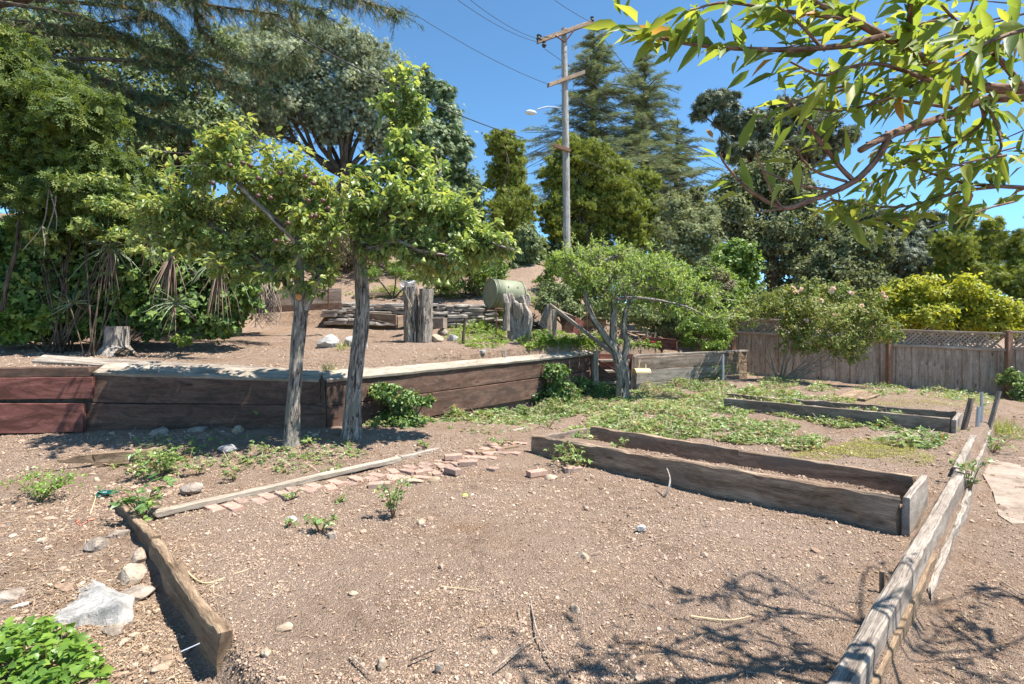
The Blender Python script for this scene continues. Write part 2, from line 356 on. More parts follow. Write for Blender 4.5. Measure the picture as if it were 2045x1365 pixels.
M = dict(
 soil=soil_mat(),
 redwood=wood('stained_redwood', (0.105,0.043,0.032), (0.220,0.088,0.070), (0.334,0.149,0.117), patch=(.095,.04,.03)),
 brownwood=wood('brown_stained_timber', (0.056,0.033,0.023), (0.130,0.076,0.055), (0.218,0.144,0.110), patch=(.07,.048,.036)),
 greywood=wood('weathered_grey_wood', (0.146,0.113,0.090), (0.308,0.259,0.214), (0.486,0.421,0.359), bumpd=.006),
 capwood=wood('sun_bleached_cap_board', (0.179,0.146,0.110), (0.314,0.266,0.210), (0.458,0.401,0.326), bumpd=.005),
 bedwood=wood('old_brown_plank', (0.105,0.066,0.041), (0.304,0.209,0.144), (0.550,0.409,0.286), bumpd=.009, patch=(.21,.16,.12)),
 rotwood=wood('rotten_brown_plank', (0.094,0.060,0.036), (0.258,0.179,0.115), (0.446,0.331,0.222), bumpd=.012),
 darkwood=wood('dark_brown_plank', (0.105,0.075,0.055), (0.251,0.191,0.149), (0.460,0.371,0.298), bumpd=.006),  # darker brown timber tone for posts, bed and planter boards
 fence=wood('weathered_fence_board', (0.189,0.127,0.093), (0.365,0.273,0.208), (0.539,0.430,0.343), bumpd=.004),
 fencepost=wood('cedar_fence_post', (0.184,0.092,0.057), (0.310,0.172,0.115), (0.414,0.253,0.172)),
 pole=wood('silvered_pole_wood', (0.184,0.167,0.149), (0.345,0.322,0.293), (0.483,0.454,0.414), bumpd=.01),
 bark=bark('grey_pear_bark', (.028,.022,.018), (.44,.38,.32), .55, patch=(.20,.19,.15), bd=.03),
 barkd=bark('dark_bark', (.03,.022,.016), (.15,.115,.085), .5),
 barkr=bark('reddish_branch_bark', (.10,.055,.042), (.30,.19,.14), 2.5, bd=.004),
 barkl=bark('pale_driftwood', (.13,.10,.08), (.46,.41,.36), .8, bd=.02),
 twig=bark('dry_twig', (.14,.10,.075), (.42,.34,.27), 3, bd=.003),
 brick=stone('pink_brick', (.31,.19,.14), (.42,.27,.215), (.48,.35,.285), 14, .003),
 rockg=stone('pale_grey_rock', (.21,.205,.195), (.38,.36,.335), (.54,.50,.46), 9, .02),
 rockt=stone('tan_rock', (.26,.19,.125), (.39,.30,.215), (.49,.41,.32), 8, .02),
 rockd=stone('brown_rock', (.17,.135,.105), (.29,.235,.19), (.40,.34,.28), 9, .02),
 wallstone=stone('terrace_wall_stone', (.19,.165,.14), (.30,.265,.23), (.39,.35,.31), 4, .02),
 slab=stone('worn_concrete_slab', (.22,.165,.125), (.30,.235,.185), (.36,.295,.24), 3, .003),
 pebble=stone('clods_and_pebbles', (.20,.145,.10), (.315,.24,.175), (.44,.355,.275), 22, .002),
 tank=plain('dull_green_metal', (.21,.22,.14), .6, 0, .22, 4),
 tankd=plain('dark_green_rim', (.115,.13,.08), .5),
 iron=plain('rusty_iron', (.12,.06,.04), .7, .4), galv=plain('galvanised_steel', (.42,.44,.46), .45, .8, .1),
 black=plain('black_cable', (.03,.03,.032), .5), white=plain('pale_lamp_glass', (.62,.62,.6), .4),
 straw=plain('dry_straw', (.55,.42,.25), .9, 0, .25, 8), stem=plain('green_stem', (.13,.12,.045), .7), rstem=plain('reddish_cane', (.19,.10,.06), .7),
 apple=plain('green_apple_skin', (.42,.50,.10), .35, 0, .06, 30), pear=plain('green_pear_skin', (.16,.20,.045), .4, 0, .12, 40), plum=plain('dark_red_fruit', (.085,.035,.03), .5, 0, .2, 40),
 orange=plain('cut_wood_face', (.55,.27,.09), .8), tan=plain('tan_metal', (.50,.38,.22), .5), red=plain('red_paint', (.55,.09,.05), .6), net=plain('green_net', (.08,.26,.17), .7),
 netr=plain('faded_orange_net', (.62,.22,.14), .8), teal=plain('teal_plastic', (.012,.09,.07), .4),
 aloe=leafm('aloe_leaf', [(0.130,0.163,0.078),(0.182,0.227,0.104),(0.247,0.293,0.143)], .05, .45), aloed=leafm('dead_aloe_leaf', [(.22,.13,.09),(.34,.22,.16),(.42,.3,.22)], .1, .8),
 pearl=leafm('pear_leaf', [(0.120,0.190,0.072),(0.229,0.309,0.101),(0.457,0.492,0.155)], .38, .35, .5),
 pearlb=leafm('yellowing_plum_leaf', [(0.112,0.181,0.059),(0.230,0.305,0.091),(0.422,0.416,0.141)], .4, .4, .4),
 peach=leafm('peach_leaf', [(0.101,0.159,0.043),(0.202,0.267,0.056),(0.343,0.351,0.075),(0.425,0.167,0.075)], .5, .5, .3),
 vine=leafm('bright_vine_leaf', [(0.059,0.094,0.024),(0.113,0.156,0.037),(0.223,0.253,0.049)], .4, .55, .3),
 ivy=leafm('ivy_leaf', [(0.062,0.115,0.034),(0.125,0.196,0.050),(0.251,0.345,0.073)], .22, .55, .25),
 oak=leafm('dark_evergreen_leaf', [(0.082,0.112,0.055),(0.164,0.205,0.094),(0.328,0.360,0.174)], .25, .65, .2),
 olive=leafm('olive_leaf', [(0.142,0.161,0.110),(0.282,0.312,0.212),(0.503,0.534,0.383)], .25, .75, .12),
 euc=leafm('eucalyptus_leaf', [(0.080,0.128,0.061),(0.162,0.222,0.102),(0.287,0.342,0.160)], .2, .5),
 gold=leafm('golden_feathery_leaf', [(0.088,0.119,0.025),(0.202,0.238,0.038),(0.364,0.365,0.062)], .3, .6),
 cedar=leafm('blue_green_needles', [(0.102,0.137,0.081),(0.202,0.250,0.136),(0.375,0.387,0.203)], .12, .6),
 cyp=leafm('dark_cypress_leaf', [(0.052,0.074,0.047),(0.108,0.129,0.076),(0.214,0.216,0.120)], .12, .6),
 conif=leafm('dark_drooping_needles', [(0.037,0.060,0.026),(0.076,0.110,0.043),(0.168,0.203,0.072),(0.269,0.150,0.072)], .18, .6),
 greyb=leafm('grey_shrub_leaf', [(0.122,0.133,0.072),(0.198,0.218,0.113),(0.320,0.343,0.179)], .25, .75, .12),
 brownb=leafm('dried_shrub_leaf', [(0.168,0.132,0.084),(0.252,0.204,0.132),(0.336,0.288,0.192)], .2, .7),
 bushg=leafm('bright_bush_leaf', [(0.081,0.138,0.030),(0.168,0.250,0.048),(0.297,0.375,0.075)], .35, .45),  # bright green leaf tone shared by bushes and terrace weeds
 yellow=leafm('yellow_green_leaf', [(0.159,0.206,0.032),(0.319,0.340,0.043),(0.498,0.452,0.054)], .45, .45),
 rose=leafm('rose_leaf', [(0.112,0.156,0.044),(0.213,0.256,0.062),(0.350,0.275,0.125)], .35, .5), pink=leafm('pink_petal', [(.62,.40,.46),(.72,.55,.58),(.8,.68,.68)], .3, .6),
 apl=leafm('apple_leaf', [(0.134,0.206,0.056),(0.248,0.345,0.084),(0.426,0.493,0.139)], .3, .5),
 bram=leafm('bramble_leaf', [(0.061,0.121,0.035),(0.132,0.220,0.055),(0.253,0.319,0.088),(0.330,0.187,0.077)], .28, .4, .5),
 weed=leafm('fresh_weed_leaf', [(.08,.16,.03),(.15,.26,.04),(.27,.38,.06)], .38, .4, .5),
 moss=leafm('yellow_moss_leaf', [(.22,.24,.05),(.33,.33,.07),(.42,.38,.12)], .2, .7),
 grass=leafm('grass_blade', [(.16,.22,.05),(.28,.32,.08),(.42,.38,.18)], .35, .5),
 litter=leafm('dry_litter', [(0.199,0.114,0.073),(0.380,0.267,0.168),(0.561,0.476,0.356)], .1, .8),
)

# ------------------------------------------------------------------ ground, one sheet to the horizon
def axis(lo, hi, step, far, grow=1.16):
    a = list(np.arange(lo, hi, step)); s = step; x = hi; r = []
    while x < far: s = s * grow + .004; x += s; r.append(x)
    s = step; x = lo; l = []
    while x > -far: s = s * grow + .004; x -= s; l.append(x)
    return np.array(l[::-1] + a + r)
def gnoise(x, y):
    d_ = np.hypot(x, y); k = np.clip(1.3 - d_/60, .2, 1)
    left = 1 + 1.2 * (1 - sm(-1.0, 1.5, (x + y)/S2))
    return (fbm(x*1.3, y*1.3, 0, 3, 11) * .022 + fbm(x*5, y*5, 2, 4, 12) * .012 * left + np.maximum(fbm(x*22, y*22, 5, 2, 13), 0) * .006) * k
gx = axis(-7.5, 8, .045, 900); gy = axis(1.2, 13.5, .045, 1500)
gy = gy[gy > -60]
GX, GY = np.meshgrid(gx, gy); GZ = H(GX, GY) + gnoise(GX, GY)
V = np.stack([GX.ravel(), GY.ravel(), GZ.ravel()], 1); nx, ny = len(gx), len(gy)
i0 = (np.arange(ny-1)[:, None]*nx + np.arange(nx-1)[None]).ravel()
bn = M['brick'].node_tree; pb = [q for q in bn.nodes if q.type == 'BSDF_PRINCIPLED'][0]; lk = pb.inputs['Base Color'].links[0].from_socket
oi = bn.nodes.new('ShaderNodeObjectInfo'); bc = ramp(bn, oi.outputs['Random'], [(0, (.62,.66,.68)), (.5, (.95,.95,.95)), (1, (1.15,1.02,1.0))]); c_ = mixc(bn, 1.0, lk, bc, 'MULTIPLY')
dn = noise(bn, coords(bn, 'gc', (1,1,1)), 22, 5, .7); c_ = mixc(bn, ramp(bn, dn, [(.48, (0,0,0)), (.62, (.85,.85,.85))]), c_, (.36,.26,.19)); bn.links.new(c_, pb.inputs['Base Color'])
g = link_mesh('ground', V, np.stack([i0, i0+1, i0+1+nx, i0+nx], 1).ravel(), np.full(len(i0), 4), M['soil'], None, None, smooth=True)
tag(g, kind='structure')
def gz(x, y): return float(H(x, y) + gnoise(np.float64(x), np.float64(y)))
def GZv(x, y): return H(x, y) + gnoise(x, y)

# clods, pebbles and chips strewn over the soil
def strew(n, pxr, pyr, smin, smax, flat=.6):
    px = rng.uniform(*pxr, n); py = pyr[0] + (pyr[1]-pyr[0]) * rng.random(n)
    D = (EYE) * F / np.maximum(py - HY, 40); X = (px - CX)*D/F
    return X, D
def clods():
    for part_n, (cnt, s0, s1) in enumerate(((130000, .003, .0085), (6000, .0085, .017), (260, .017, .032))):
        f = Fol()
        for res, k in ((1, 1.0),):
            v, fc = ICO[1]
            for var in range(4):
                q = v * (1 + .28 * vnoise(v[:, 0]*2 + var*9, v[:, 1]*2, v[:, 2]*2, var))[:, None]
                n = cnt // 4; X, Y = strew(n, (-60, 2100), (745, 1420), s0, s1)
                size = s0 + (s1 - s0) * rng.random(n)**2.2; size = size * np.clip(Y/3.5, .8, 2.2)
                keep = (fbm(X*1.1, Y*1.1, 0, 3, 40)*1.3 + rng.random(n)*1.5 > .55); X, Y, size = X[keep], Y[keep], size[keep]
                vv_ = (Y - X)/S2; uu_ = (X + Y)/S2
                keep = ~((np.abs(vv_ - .55) < .11) | ((vv_ < .45) & (rng.random(len(X)) < .45)) | (np.abs(vv_ - WV) < .25) | (np.abs(Y - WY(X)) < .2))
                X, Y, size = X[keep], Y[keep], size[keep]; n = len(X)
                pos = np.stack([X, Y, GZv(X, Y) + size*.15], 1)
                f.add((q, fc), pos, unit(rng.normal(size=(n, 3))*np.array((1, 1, .3))), unit(rng.normal(size=(n, 3))*.35 + (0, 0, 1)), size, size*rng.uniform(.6, 1, n), rng.random(n), size*rng.uniform(.35, .8, n))
        o = f.build(('soil_clods', 'gravel', 'pebbles')[part_n], M_clod, None, (0, 0, 0), smooth=False)
        tag(o, ('fine soil clods covering the bare garden soil', 'small gravel scattered over the bare soil', 'loose pebbles scattered over the bare soil')[part_n], 'gravel', kind='stuff')
def clodmat():
    m, n, out = newmat('loose_clods'); t = nd(n, 'ShaderNodeAttribute', attribute_name='tint').outputs['Fac']
    c = ramp(n, t, [(0, (.22,.15,.105)), (.35, (.33,.232,.168)), (.8, (.39,.285,.212)), (.95, (.43,.335,.26)), (.995, (.48,.41,.34))])
    finish(n, out, c, .95, None, .1); return m
M_clod = clodmat(); clods()

def rubble():
    f = Fol(); 
    for k in range(5):
        q = MBR(k); n = 62; px = np.concatenate([rng.uniform(-40, 400, n), rng.uniform(150, 900, 25)]); py = np.concatenate([870 + 480*rng.random(n)**1.3, rng.uniform(860, 950, 25)]); p = ground_pts(px, py); n = len(p)
        u_ = (p[:, 0]+p[:, 1])/S2; v_ = (p[:, 1]-p[:, 0])/S2; p = p[(u_ < .68) | (v_ > 5.3)]; n = len(p); sz = .012 + .036*rng.random(n)**2.8; p[:, 2] += sz*.1
        f.add(q, p, unit(rng.normal(size=(n, 3))*(1, 1, .15)), unit(rng.normal(size=(n, 3))*.25 + (0, 0, 1)), sz, sz*rng.uniform(.5, .9, n), rng.random(n), sz*rng.uniform(.3, .55, n))
    tag(f.build('rubble', M_clod, None, (0, 0, 0)), 'small broken stones strewn over the littered soil at left', 'rubble', kind='stuff')
def MBR(k):
    mb = MB(); mb.rock((0, 0, 0), (2, 2, 2), 0, 900+k, 2, .6); return mb.v[0], mb.f
# straw, needles and leaf litter
def litter():
    f = Fol()
    for (cx, cy, rx, ry, n, L0, L1) in ((150, 1050, 260, 200, 5200, .02, .10), (260, 1290, 180, 130, 3000, .03, .13), (120, 880, 260, 60, 1600, .03, .09), (1000, 1200, 1050, 240, 2600, .015, .06),
                                  (600, 930, 400, 60, 2600, .02, .06), (1900, 1200, 180, 200, 900, .02, .06), (560, 700, 540, 36, 4200, .03, .08), (780, 650, 240, 30, 2000, .03, .09), (1500, 800, 500, 40, 1400, .02, .06)):
        px = cx + rx*rng.uniform(-1, 1, n); py = cy + ry*rng.uniform(-1, 1, n)
        pts = ground_pts(px, py)
        L = L0 + (L1-L0)*rng.random(n)**1.8; fw = unit(np.stack([rng.normal(size=n), rng.normal(size=n), rng.normal(size=n)*.12], 1))
        pts[:, 2] += .006; uu = (pts[:, 0]+pts[:, 1])/S2; vv = (pts[:, 1]-pts[:, 0])/S2; bad = (np.abs(uu-.79) < .09) & (vv < 5.6) | (np.abs(vv-.5) < .1); pts[bad, 2] -= .3
        f.add(STALK, pts, fw, np.tile((0, 0, 1.), (n, 1)), L, .0022 + .0018*rng.random(n) + (pts[:, 1] > 6)*.003, rng.random(n))
        k = n // 2; idx = rng.integers(0, n, k)
        f.add(RHOMB, pts[idx] + rng.normal(size=(k, 3))*(.05, .05, 0), rdir(k)*(1, 1, .2), unit(rng.normal(size=(k, 3))*.4 + (0, 0, 1)), .012 + .02*rng.random(k), .008 + .01*rng.random(k), rng.random(k)*.7)
    tag(f.build('leaf_litter', M['litter'], None, (0, 0, 0)), 'dry straw and leaf litter strewn over the soil', 'litter', kind='stuff')
def ground_pts(px, py):
    px = np.asarray(px, float); py = np.asarray(py, float); Ds = np.geomspace(1.3, 45, 900)
    X = (px[:, None]-CX)*Ds[None]/F; Z = EYE - (py[:, None]-HY)*Ds[None]/F
    hit = Z < H(X, np.broadcast_to(Ds, X.shape)); k = np.where(hit.any(1), hit.argmax(1), len(Ds)-1)
    D = Ds[k]; x = (px-CX)*D/F; return np.stack([x, D, GZv(x, D)], 1)
litter(); rubble()

# paving slabs of the path beyond the edging
for k, poly in enumerate(([(1950,908),(1998,910),(2058,916),(2075,960),(2082,1010),(2072,1046),(2022,1048),(1994,1030),(1984,985),(1962,945)], [(2064,918),(2200,930),(2240,1010),(2190,1060),(2088,1050),(2090,1000)])):
    mb = MB(); pts = [ground_pts([a], [b])[0] for a, b in poly]; c = sum(pts)/len(pts); z0 = -.176 + .004*k
    top = [np.array((p[0], p[1], z0 + .012)) for p in pts]; bot = [np.array((p[0], p[1], z0 - .06)) for p in pts]; n = len(top)
    mb.add(top + bot, [list(range(n))[::-1]] + [[i, (i+1) % n, n+(i+1) % n, n+i] for i in range(n)])
    tag(mb.build('path_slab', M['slab'], None, c), ['large worn sandy slab beside the bramble on the path', 'second sandy slab cut by the right edge of the photo'][k], 'paving slab', 'slabs of the path')

# ------------------------------------------------------------------ timber retaining walls
def wallpts(px, py, D): return P(px, py, D)
t = thing('retaining_wall', P(60, 857, 6.62), 'short red-stained timber wall section at the left edge', 'retaining wall')
def face_board(mb, pa, pb, Da, Db, t=.05, wear=.0, **kw):
    """board given by its two ends (px, top row, bottom row) and depth"""
    a = P(pa[0], pa[2], Da); b = P(pb[0], pb[2], Db); ha = P(pa[0], pa[1], Da)[2]-a[2]; hb = P(pb[0], pb[1], Db)[2]-b[2]
    mb.plank(a, b, ha, t, h2=hb, wear=wear, **kw)
Dl, Dj = 6.62, 6.98
mb = MB(); face_board(mb, (-420, 757, 801), (187, 752, 795), 6.3, 6.66, .06); mb.build('board', M['redwood'], t)
mb = MB(); face_board(mb, (-420, 804, 870), (169, 805, 862), 6.27, 6.63, .06); mb.build('board', M['redwood'], t)
mb = MB(); a = P(-420, 756, 6.39); b = P(190, 750, 6.75); mb.plank(a, b, .115, .24, wear=.012); mb.build('cap_board', M['brownwood'], t)
t = thing('retaining_wall', P(400, 855, 6.9), 'long dark brown timber wall section behind the two pear trees with pale cap', 'retaining wall')
mb = MB(); face_board(mb, (189, 744, 803), (640, 757, 808), 6.74, 7.0, .06); mb.build('board', M['brownwood'], t)
mb = MB(); face_board(mb, (173, 805, 872), (650, 809, 872), 6.70, 6.96, .06); mb.build('board', M['brownwood'], t)
mb = MB(); L0, L1 = P(189, 747, 6.74), P(637, 762, 7.0)
upv = np.array((0, -.34, .94)); sd = np.array((0, .27, .10))
mb.plank(L0 + sd*.4 + np.array((0,0,.0)), L1 + sd*.4, .045, .30, up=unit(upv), wear=.01, jit=.005); mb.build('cap_board', M['capwood'], t)
mb = MB(); mb.plank(P(78, 719, 7.25), P(640, 750, 7.32), .04, .22, up=unit(upv), jit=.006); mb.build('cap_board', M['greywood'], t)
t = thing('retaining_wall', P(900, 835, 8.8), 'timber wall section running back from the pear trunks to the steps', 'retaining wall')
E0, E1 = (650, 7.03), (1180, 11.25)
def wl(q, row0, row1): return P(E0[0] + (E1[0]-E0[0])*q, 0, 1)
def onwall(q, z):           # point on the second section, q along it
    a = P(E0[0], 0, E0[1]); b = P(E1[0], 0, E1[1]); p = a + (b-a)*q; p[2] = z; return p
z00 = P(650, 757, 7.03)[2]; z01 = P(1180, 705, 11.25)[2]
mb = MB(); a = onwall(0, z00-.36); b = onwall(1, z01-.36); mb.plank(a, b, .36, .06); mb.build('board', M['brownwood'], t)
mb = MB(); a = onwall(0, z00-.36-.37); b = onwall(1, z01-.37-.37); mb.plank(a + (.012,-.012,0), b + (.012,-.012,0), .362, .06); mb.build('board', M['brownwood'], t)
mb = MB(); a = onwall(.72, z01-1.05); b = onwall(1.0, z01-1.08); mb.plank(a, b, .34, .06); mb.build('board', M['redwood'], t)
nv = unit(np.array((1., -1, 0)))
mb = MB(); mb.plank(onwall(0, z00+.004) - nv*.10, onwall(1.0, z01+.004) - nv*.10, .045, .33, up=unit(np.array((.2, -.2, .95))), wear=.012, jit=.005); mb.build('cap_board', M['capwood'], t)
mb = MB(); mb.plank(P(642, 845, 7.02)+(0,.05,0), P(648, 755, 7.06)+(0,.05,0), .05, .09, up=(0,-1,0)); mb.build('joint_post', M['darkwood'], t)
mb = MB(); a = onwall(1.005, z01-1.0); mb.plank(a, a + (.02,-.02,.99), .06, .12, up=(.7,-.7,0)); mb.build('end_post', M['darkwood'], t)

mb = MB()
for q in (.02, .2, .38, .56, .74, .93):
    for dz in (-.08, -.28, -.45, -.65): c = onwall(q + random.uniform(-.006, .006), z00 + (z01-z00)*q + dz) + nv*.032; mb.tube([c, c + nv*.008], .011, 8)
mb.build('bolt_heads', M['iron'], t)
# retaining wall of the right bed
t = thing('retaining_wall', P(1380, 772, 12.3), 'weathered grey timber bed wall with wire mesh right of the apple tree', 'retaining wall')
zt = P(1270, 712, 12.1)[2]
for k, (r0, r1) in enumerate((((714, 739), (705, 727)), ((740, 766), (728, 750)), ((767, 795), (751, 775)))):
    mb = MB(); face_board(mb, (1262, r0[0], r0[1]), (1440, r1[0] - 0, r1[1]), 12.05, 12.6, .06); mb.build('board', M['greywood' if k else 'darkwood'], t)
    mb = MB(); face_board(mb, (1441, r1[0], r1[1]), (1490, r1[0]-4, r1[1]-5), 12.6, 13.1, .05); mb.build('board', M['rotwood'], t)
mb = MB(); mb.plank(P(1262, 712, 12.15), P(1490, 702, 13.1), .05, .16, wear=.01); mb.build('cap_board', M['greywood'], t)
mb = MB(); mb.plank(P(1262, 790, 12.0), P(1268, 712, 12.03), .05, .14, up=(0,-1,0)); mb.build('end_post', M['darkwood'], t)
mb = MB()
for k in range(15):
    q = k/14; mb.tube([P(1330 + 160*q, 712 - 5*q, 12.25+.75*q), P(1330 + 160*q, 780 - 14*q, 12.25+.75*q)], .003, 4)
for k in range(6):
    mb.tube([P(1330, 718 + 11*k, 12.25), P(1410, 716 + 11*k, 12.6), P(1490, 710 + 10.5*k, 13.0)], .003, 4)
mb.build('wire_mesh', M['iron'], t)
t = thing('short_wall', P(1235, 770, 11.6), 'short brown timber wall between the steps and the apple trunk', 'retaining wall')
mb = MB(); face_board(mb, (1196, 706, 742), (1270, 706, 742), 12.1, 12.15, .05); mb.build('board', M['redwood'], t)
mb = MB(); face_board(mb, (1196, 743, 782), (1270, 743, 782), 12.08, 12.13, .05); mb.build('board', M['brownwood'], t)

# steps with handrail
t = thing('garden_steps', P(1195, 775, 11.3), 'timber garden steps between the walls behind the apple tree', 'steps')
for k in range(3):
    mb = MB(); c = P(1218, 765 - 22*k, 11.55 + .25*k); mb.plank(c - (.36, 0, 0), c + (.42, 0, 0), .05, .27); mb.build('step', M['greywood'], t)
mb = MB(); mb.plank(P(1194, 722, 11.45), P(1236, 745, 11.4), .05, .06, wear=.0); mb.build('stringer', M['redwood'], t)
mb = MB(); mb.plank(P(1186, 716, 11.5)-(0,0,.6), P(1236, 738, 11.45)-(0,0,.55), .55, .04, h2=.3); mb.build('side_board', M['brownwood'], t)
t = thing('handrail', P(1189, 790, 11.1), 'grey wooden stair handrail sloping down between two posts', 'handrail')
mb = MB(); mb.plank(P(1189, 792, 11.1), P(1189, 700, 11.1), .1, .1, up=(0,-1,0)); mb.build('post', M['greywood'], t)
mb = MB(); mb.plank(P(1107, 700, 11.8), P(1107, 618, 11.8), .1, .1, up=(0,-1,0)); mb.build('post', M['greywood'], t)
mb = MB(); mb.plank(P(1099, 613, 11.85), P(1228, 712, 10.8), .09, .05); mb.build('rail', M['greywood'], t)
mb = MB(); mb.plank(P(1096, 670, 11.9), P(1096, 607, 11.9), .04, .09, up=(0,-1,0)); mb.build('brace', M['greywood'], t)

# ------------------------------------------------------------------ fence
t = thing('fence', P(1770, 780, 13.5), 'grey board fence with lattice top along the right side', 'fence')
FP = [(1330, 15.35, 638, 760), (1462, 14.8, 628, 762), (1773, 13.7, 652, 790), (2010, 12.7, 664, 812), (2330, 11.5, 680, 850)]
FPW = [(P(a, c, D), P(a, e, D)) for a, D, c, e in FP]
for k, (tp, bt) in enumerate(FPW):
    mb = MB(); mb.plank(bt, tp + (0, 0, .02), .11, .11, up=(0, -1, 0)); p = mb.build('post', M['fencepost'], t)
    if k in (1, 3): mb = MB(); c = tp + (0, .0, .03); mb.plank(c - (.075,-.0,0), c + (.075,0,0), .03, .15, seg=.2); mb.build('post_cap', M['fencepost'], p)
for k in range(4):
    (t0, b0), (t1, b1) = FPW[k], FPW[k+1]
    if k >= 2: top0, top1 = t0, t1
    else: top0, top1 = t0.copy(), t1.copy()
    if k == 1: top0 = P(1462, 636, 14.8); top1 = P(1773, 652, 13.7)
    if k == 0: top0 = P(1330, 641, 15.35); top1 = P(1462, 636, 14.8)
    if k == 2: top0 = P(1773, 660, 13.7); top1 = P(2010, 668, 12.7)
    dirv = unit(b1 - b0); nn = np.array((-dirv[1], dirv[0], 0)); lat = .34
    L = np.linalg.norm((b1-b0)[:2]); nb = int(L/.165); mb = MB()
    for j in range(nb):
        q0, q1 = (j + .04)/nb, (j + 1.08)/nb; qc = (q0+q1)/2
        bb = b0 + (b1-b0)*qc; tt = top0 + (top1-top0)*qc; off = nn*(.0 if j % 2 else .022) + nn*random.uniform(-.009, .009)
        z0 = bb[2] + .04 + random.uniform(-.03, .03); z1 = tt[2] - lat - .05
        wd = L/nb*1.08; a = np.array((bb[0], bb[1], z0)) + off; b = np.array((bb[0], bb[1], z1)) + off
        mb.plank(a - 0, b, wd, .018, up=np.array((dirv[0], dirv[1], 0))/np.linalg.norm(dirv[:2]), seg=.3, bev=.003, jit=.002)
    # planks are laid from one edge: shift half a board back
    for i in range(len(mb.v)): mb.v[i] = mb.v[i] - np.array((dirv[0], dirv[1], 0)) * (L/nb*.54)
    mb.build('board_panel', M['fence'], t)
    mb = MB(); h2 = np.array((0, 0, 1.))
    for dz, hh in ((0, .05), (-lat-.06, .07)):
        mb = MB(); mb.plank(top0 + h2*(dz-hh*0) - nn*.03, top1 + h2*dz - nn*.03, hh, .06, seg=.3); mb.build('rail', M['fence'], t)
    mb = MB()
    mb.plank(b0 + h2*.02 - nn*.05, b1 + h2*.02 - nn*.05, .14, .03, seg=.3)
    mb.build('kick_board', M['fencepost'], t)
    mb = MB(); ns = int(L/.095); ln = lat
    dd = unit(top1 - top0)
    for lay, sg in ((0, 1), (1, -1)):
        for j in range(-4, ns + 4):
            s0 = j*.095; s1 = s0 + ln*sg; za, zb = -lat + .0, -.0
            if min(s0, s1) < 0 or max(s0, s1) > L: continue
            a = top0 + dd*s0 + h2*za + nn*(.012*lay); b = top0 + dd*s1 + h2*zb + nn*(.012*lay)
            mb.plank(a, b, .035, .008, up=unit(np.cross(nn, b-a)), seg=.6, bev=.002, jit=0)
    mb.build('lattice_panel', M['fence'], t)

# ------------------------------------------------------------------ garden edgings and raised beds
def UV(u, v, z): return np.array(((u - v)/S2, (u + v)/S2, z))
t = thing('edging_board', UV(1.8, .55, 0), 'long weathered edging beam along the path at lower right', 'edging')
mb = MB(); mb.plank(UV(1.55, .56, -.20), UV(6.92, .55, -.19), .30, .085, wear=.02, jit=.006, bev=.014); mb.build('top_beam', M['greywood'], t)
mb = MB(); mb.plank(UV(4.1, .482, -.26), UV(6.75, .475, -.2), .17, .05, wear=.03, jit=.012, bev=.02); mb.build('split_rail', M['greywood'], t)
mb = MB(); mb.plank(UV(1.55, .505, -.24), UV(4.6, .505, -.23), .21, .03, jit=.01); mb.build('lower_board', M['rotwood'], t)
t = thing('edging_board', UV(8, .6, 0), 'far part of the path edging with leaning stakes', 'edging')
mb = MB(); mb.plank(UV(6.97, .58, -.18), UV(9.1, .60, -.16), .30, .07, wear=.03, jit=.008); mb.build('beam', M['greywood'], t)
mb = MB(); mb.plank(UV(7.0, .50, -.22), UV(11.8, .52, -.18), .22, .06, wear=.03, jit=.01); mb.build('outer_board', M['greywood'], t)
mb = MB(); mb.plank(UV(.80, 2.74, -.24), UV(.82, 4.3, -.21), .315, .06, h2=.30, wear=.07, jit=.014, bev=.01, seg=.025)
mb.plank(UV(.82, 4.28, -.215), UV(.79, 5.65, -.19), .31, .055, h2=.255, wear=.05, jit=.01, seg=.03)
t = thing('edging_board', UV(.8, 2.8, -.1), 'rotten splintered edging plank at lower left with a nail near its end', 'edging')
mb.build('board', M['rotwood'], t)
mb = MB(); c = P(385, 1291, 2.38); mb.tube([c + (-.035,-.03,-.004), c + (.02, .02, .004)], .003, 6); mb.build('nail', M['galv'], t)
# long thin board with the brick row
mb = MB(); mb.plank(UV(.95, 4.98, .012), UV(3.3, 5.10, .03), .05, .09, jit=.006, wear=.01); o = mb.build('path_board', M['capwood'], None, UV(.95, 4.98, 0)); tag(o, 'near length of long thin board beside the brick row', 'board')
mb = MB(); mb.plank(UV(3.32, 5.13, .03), UV(5.55, 5.27, .055), .045, .07, jit=.006, wear=.01); o = mb.build('path_board', M['greywood'], None, UV(3.3, 5.1, 0)); tag(o, 'far length of long thin board ending near the raised bed', 'board')

t = thing('raised_bed', UV(4.7, .75, 0), 'near raised planting bed of old brown planks full of soil', 'raised bed')
mb = MB(); mb.plank(UV(4.72, 4.36, -.03), UV(4.76, .72, -.03), .265, .055, h2=.31, wear=.035, jit=.012, bev=.015, seg=.04); mb.build('front_board', M['bedwood'], t)
mb = MB(); mb.plank(UV(5.62, 4.15, -.03), UV(5.58, 2.1, -.02), .28, .06, wear=.04, jit=.01); mb.plank(UV(5.56, 2.2, -.02), UV(5.62, .74, -.02), .28, .05, wear=.03, jit=.01); mb.build('back_board', M['bedwood'], t)
mb = MB(); mb.plank(UV(4.77, 4.30, -.03), UV(5.58, 4.2, -.03), .25, .05, wear=.03, jit=.008); mb.build('end_board', M['darkwood'], t)
mb = MB(); mb.plank(UV(4.74, .68, -.05), UV(5.64, .68, -.05), .335, .045, h2=.33, wear=.02, jit=.004); mb.build('end_board', M['greywood'], t)
mb = MB(); mb.plank(UV(5.5, 4.16, .02), UV(5.45, .76, .02), .03, .05, wear=.0, jit=.01, seg=.05)
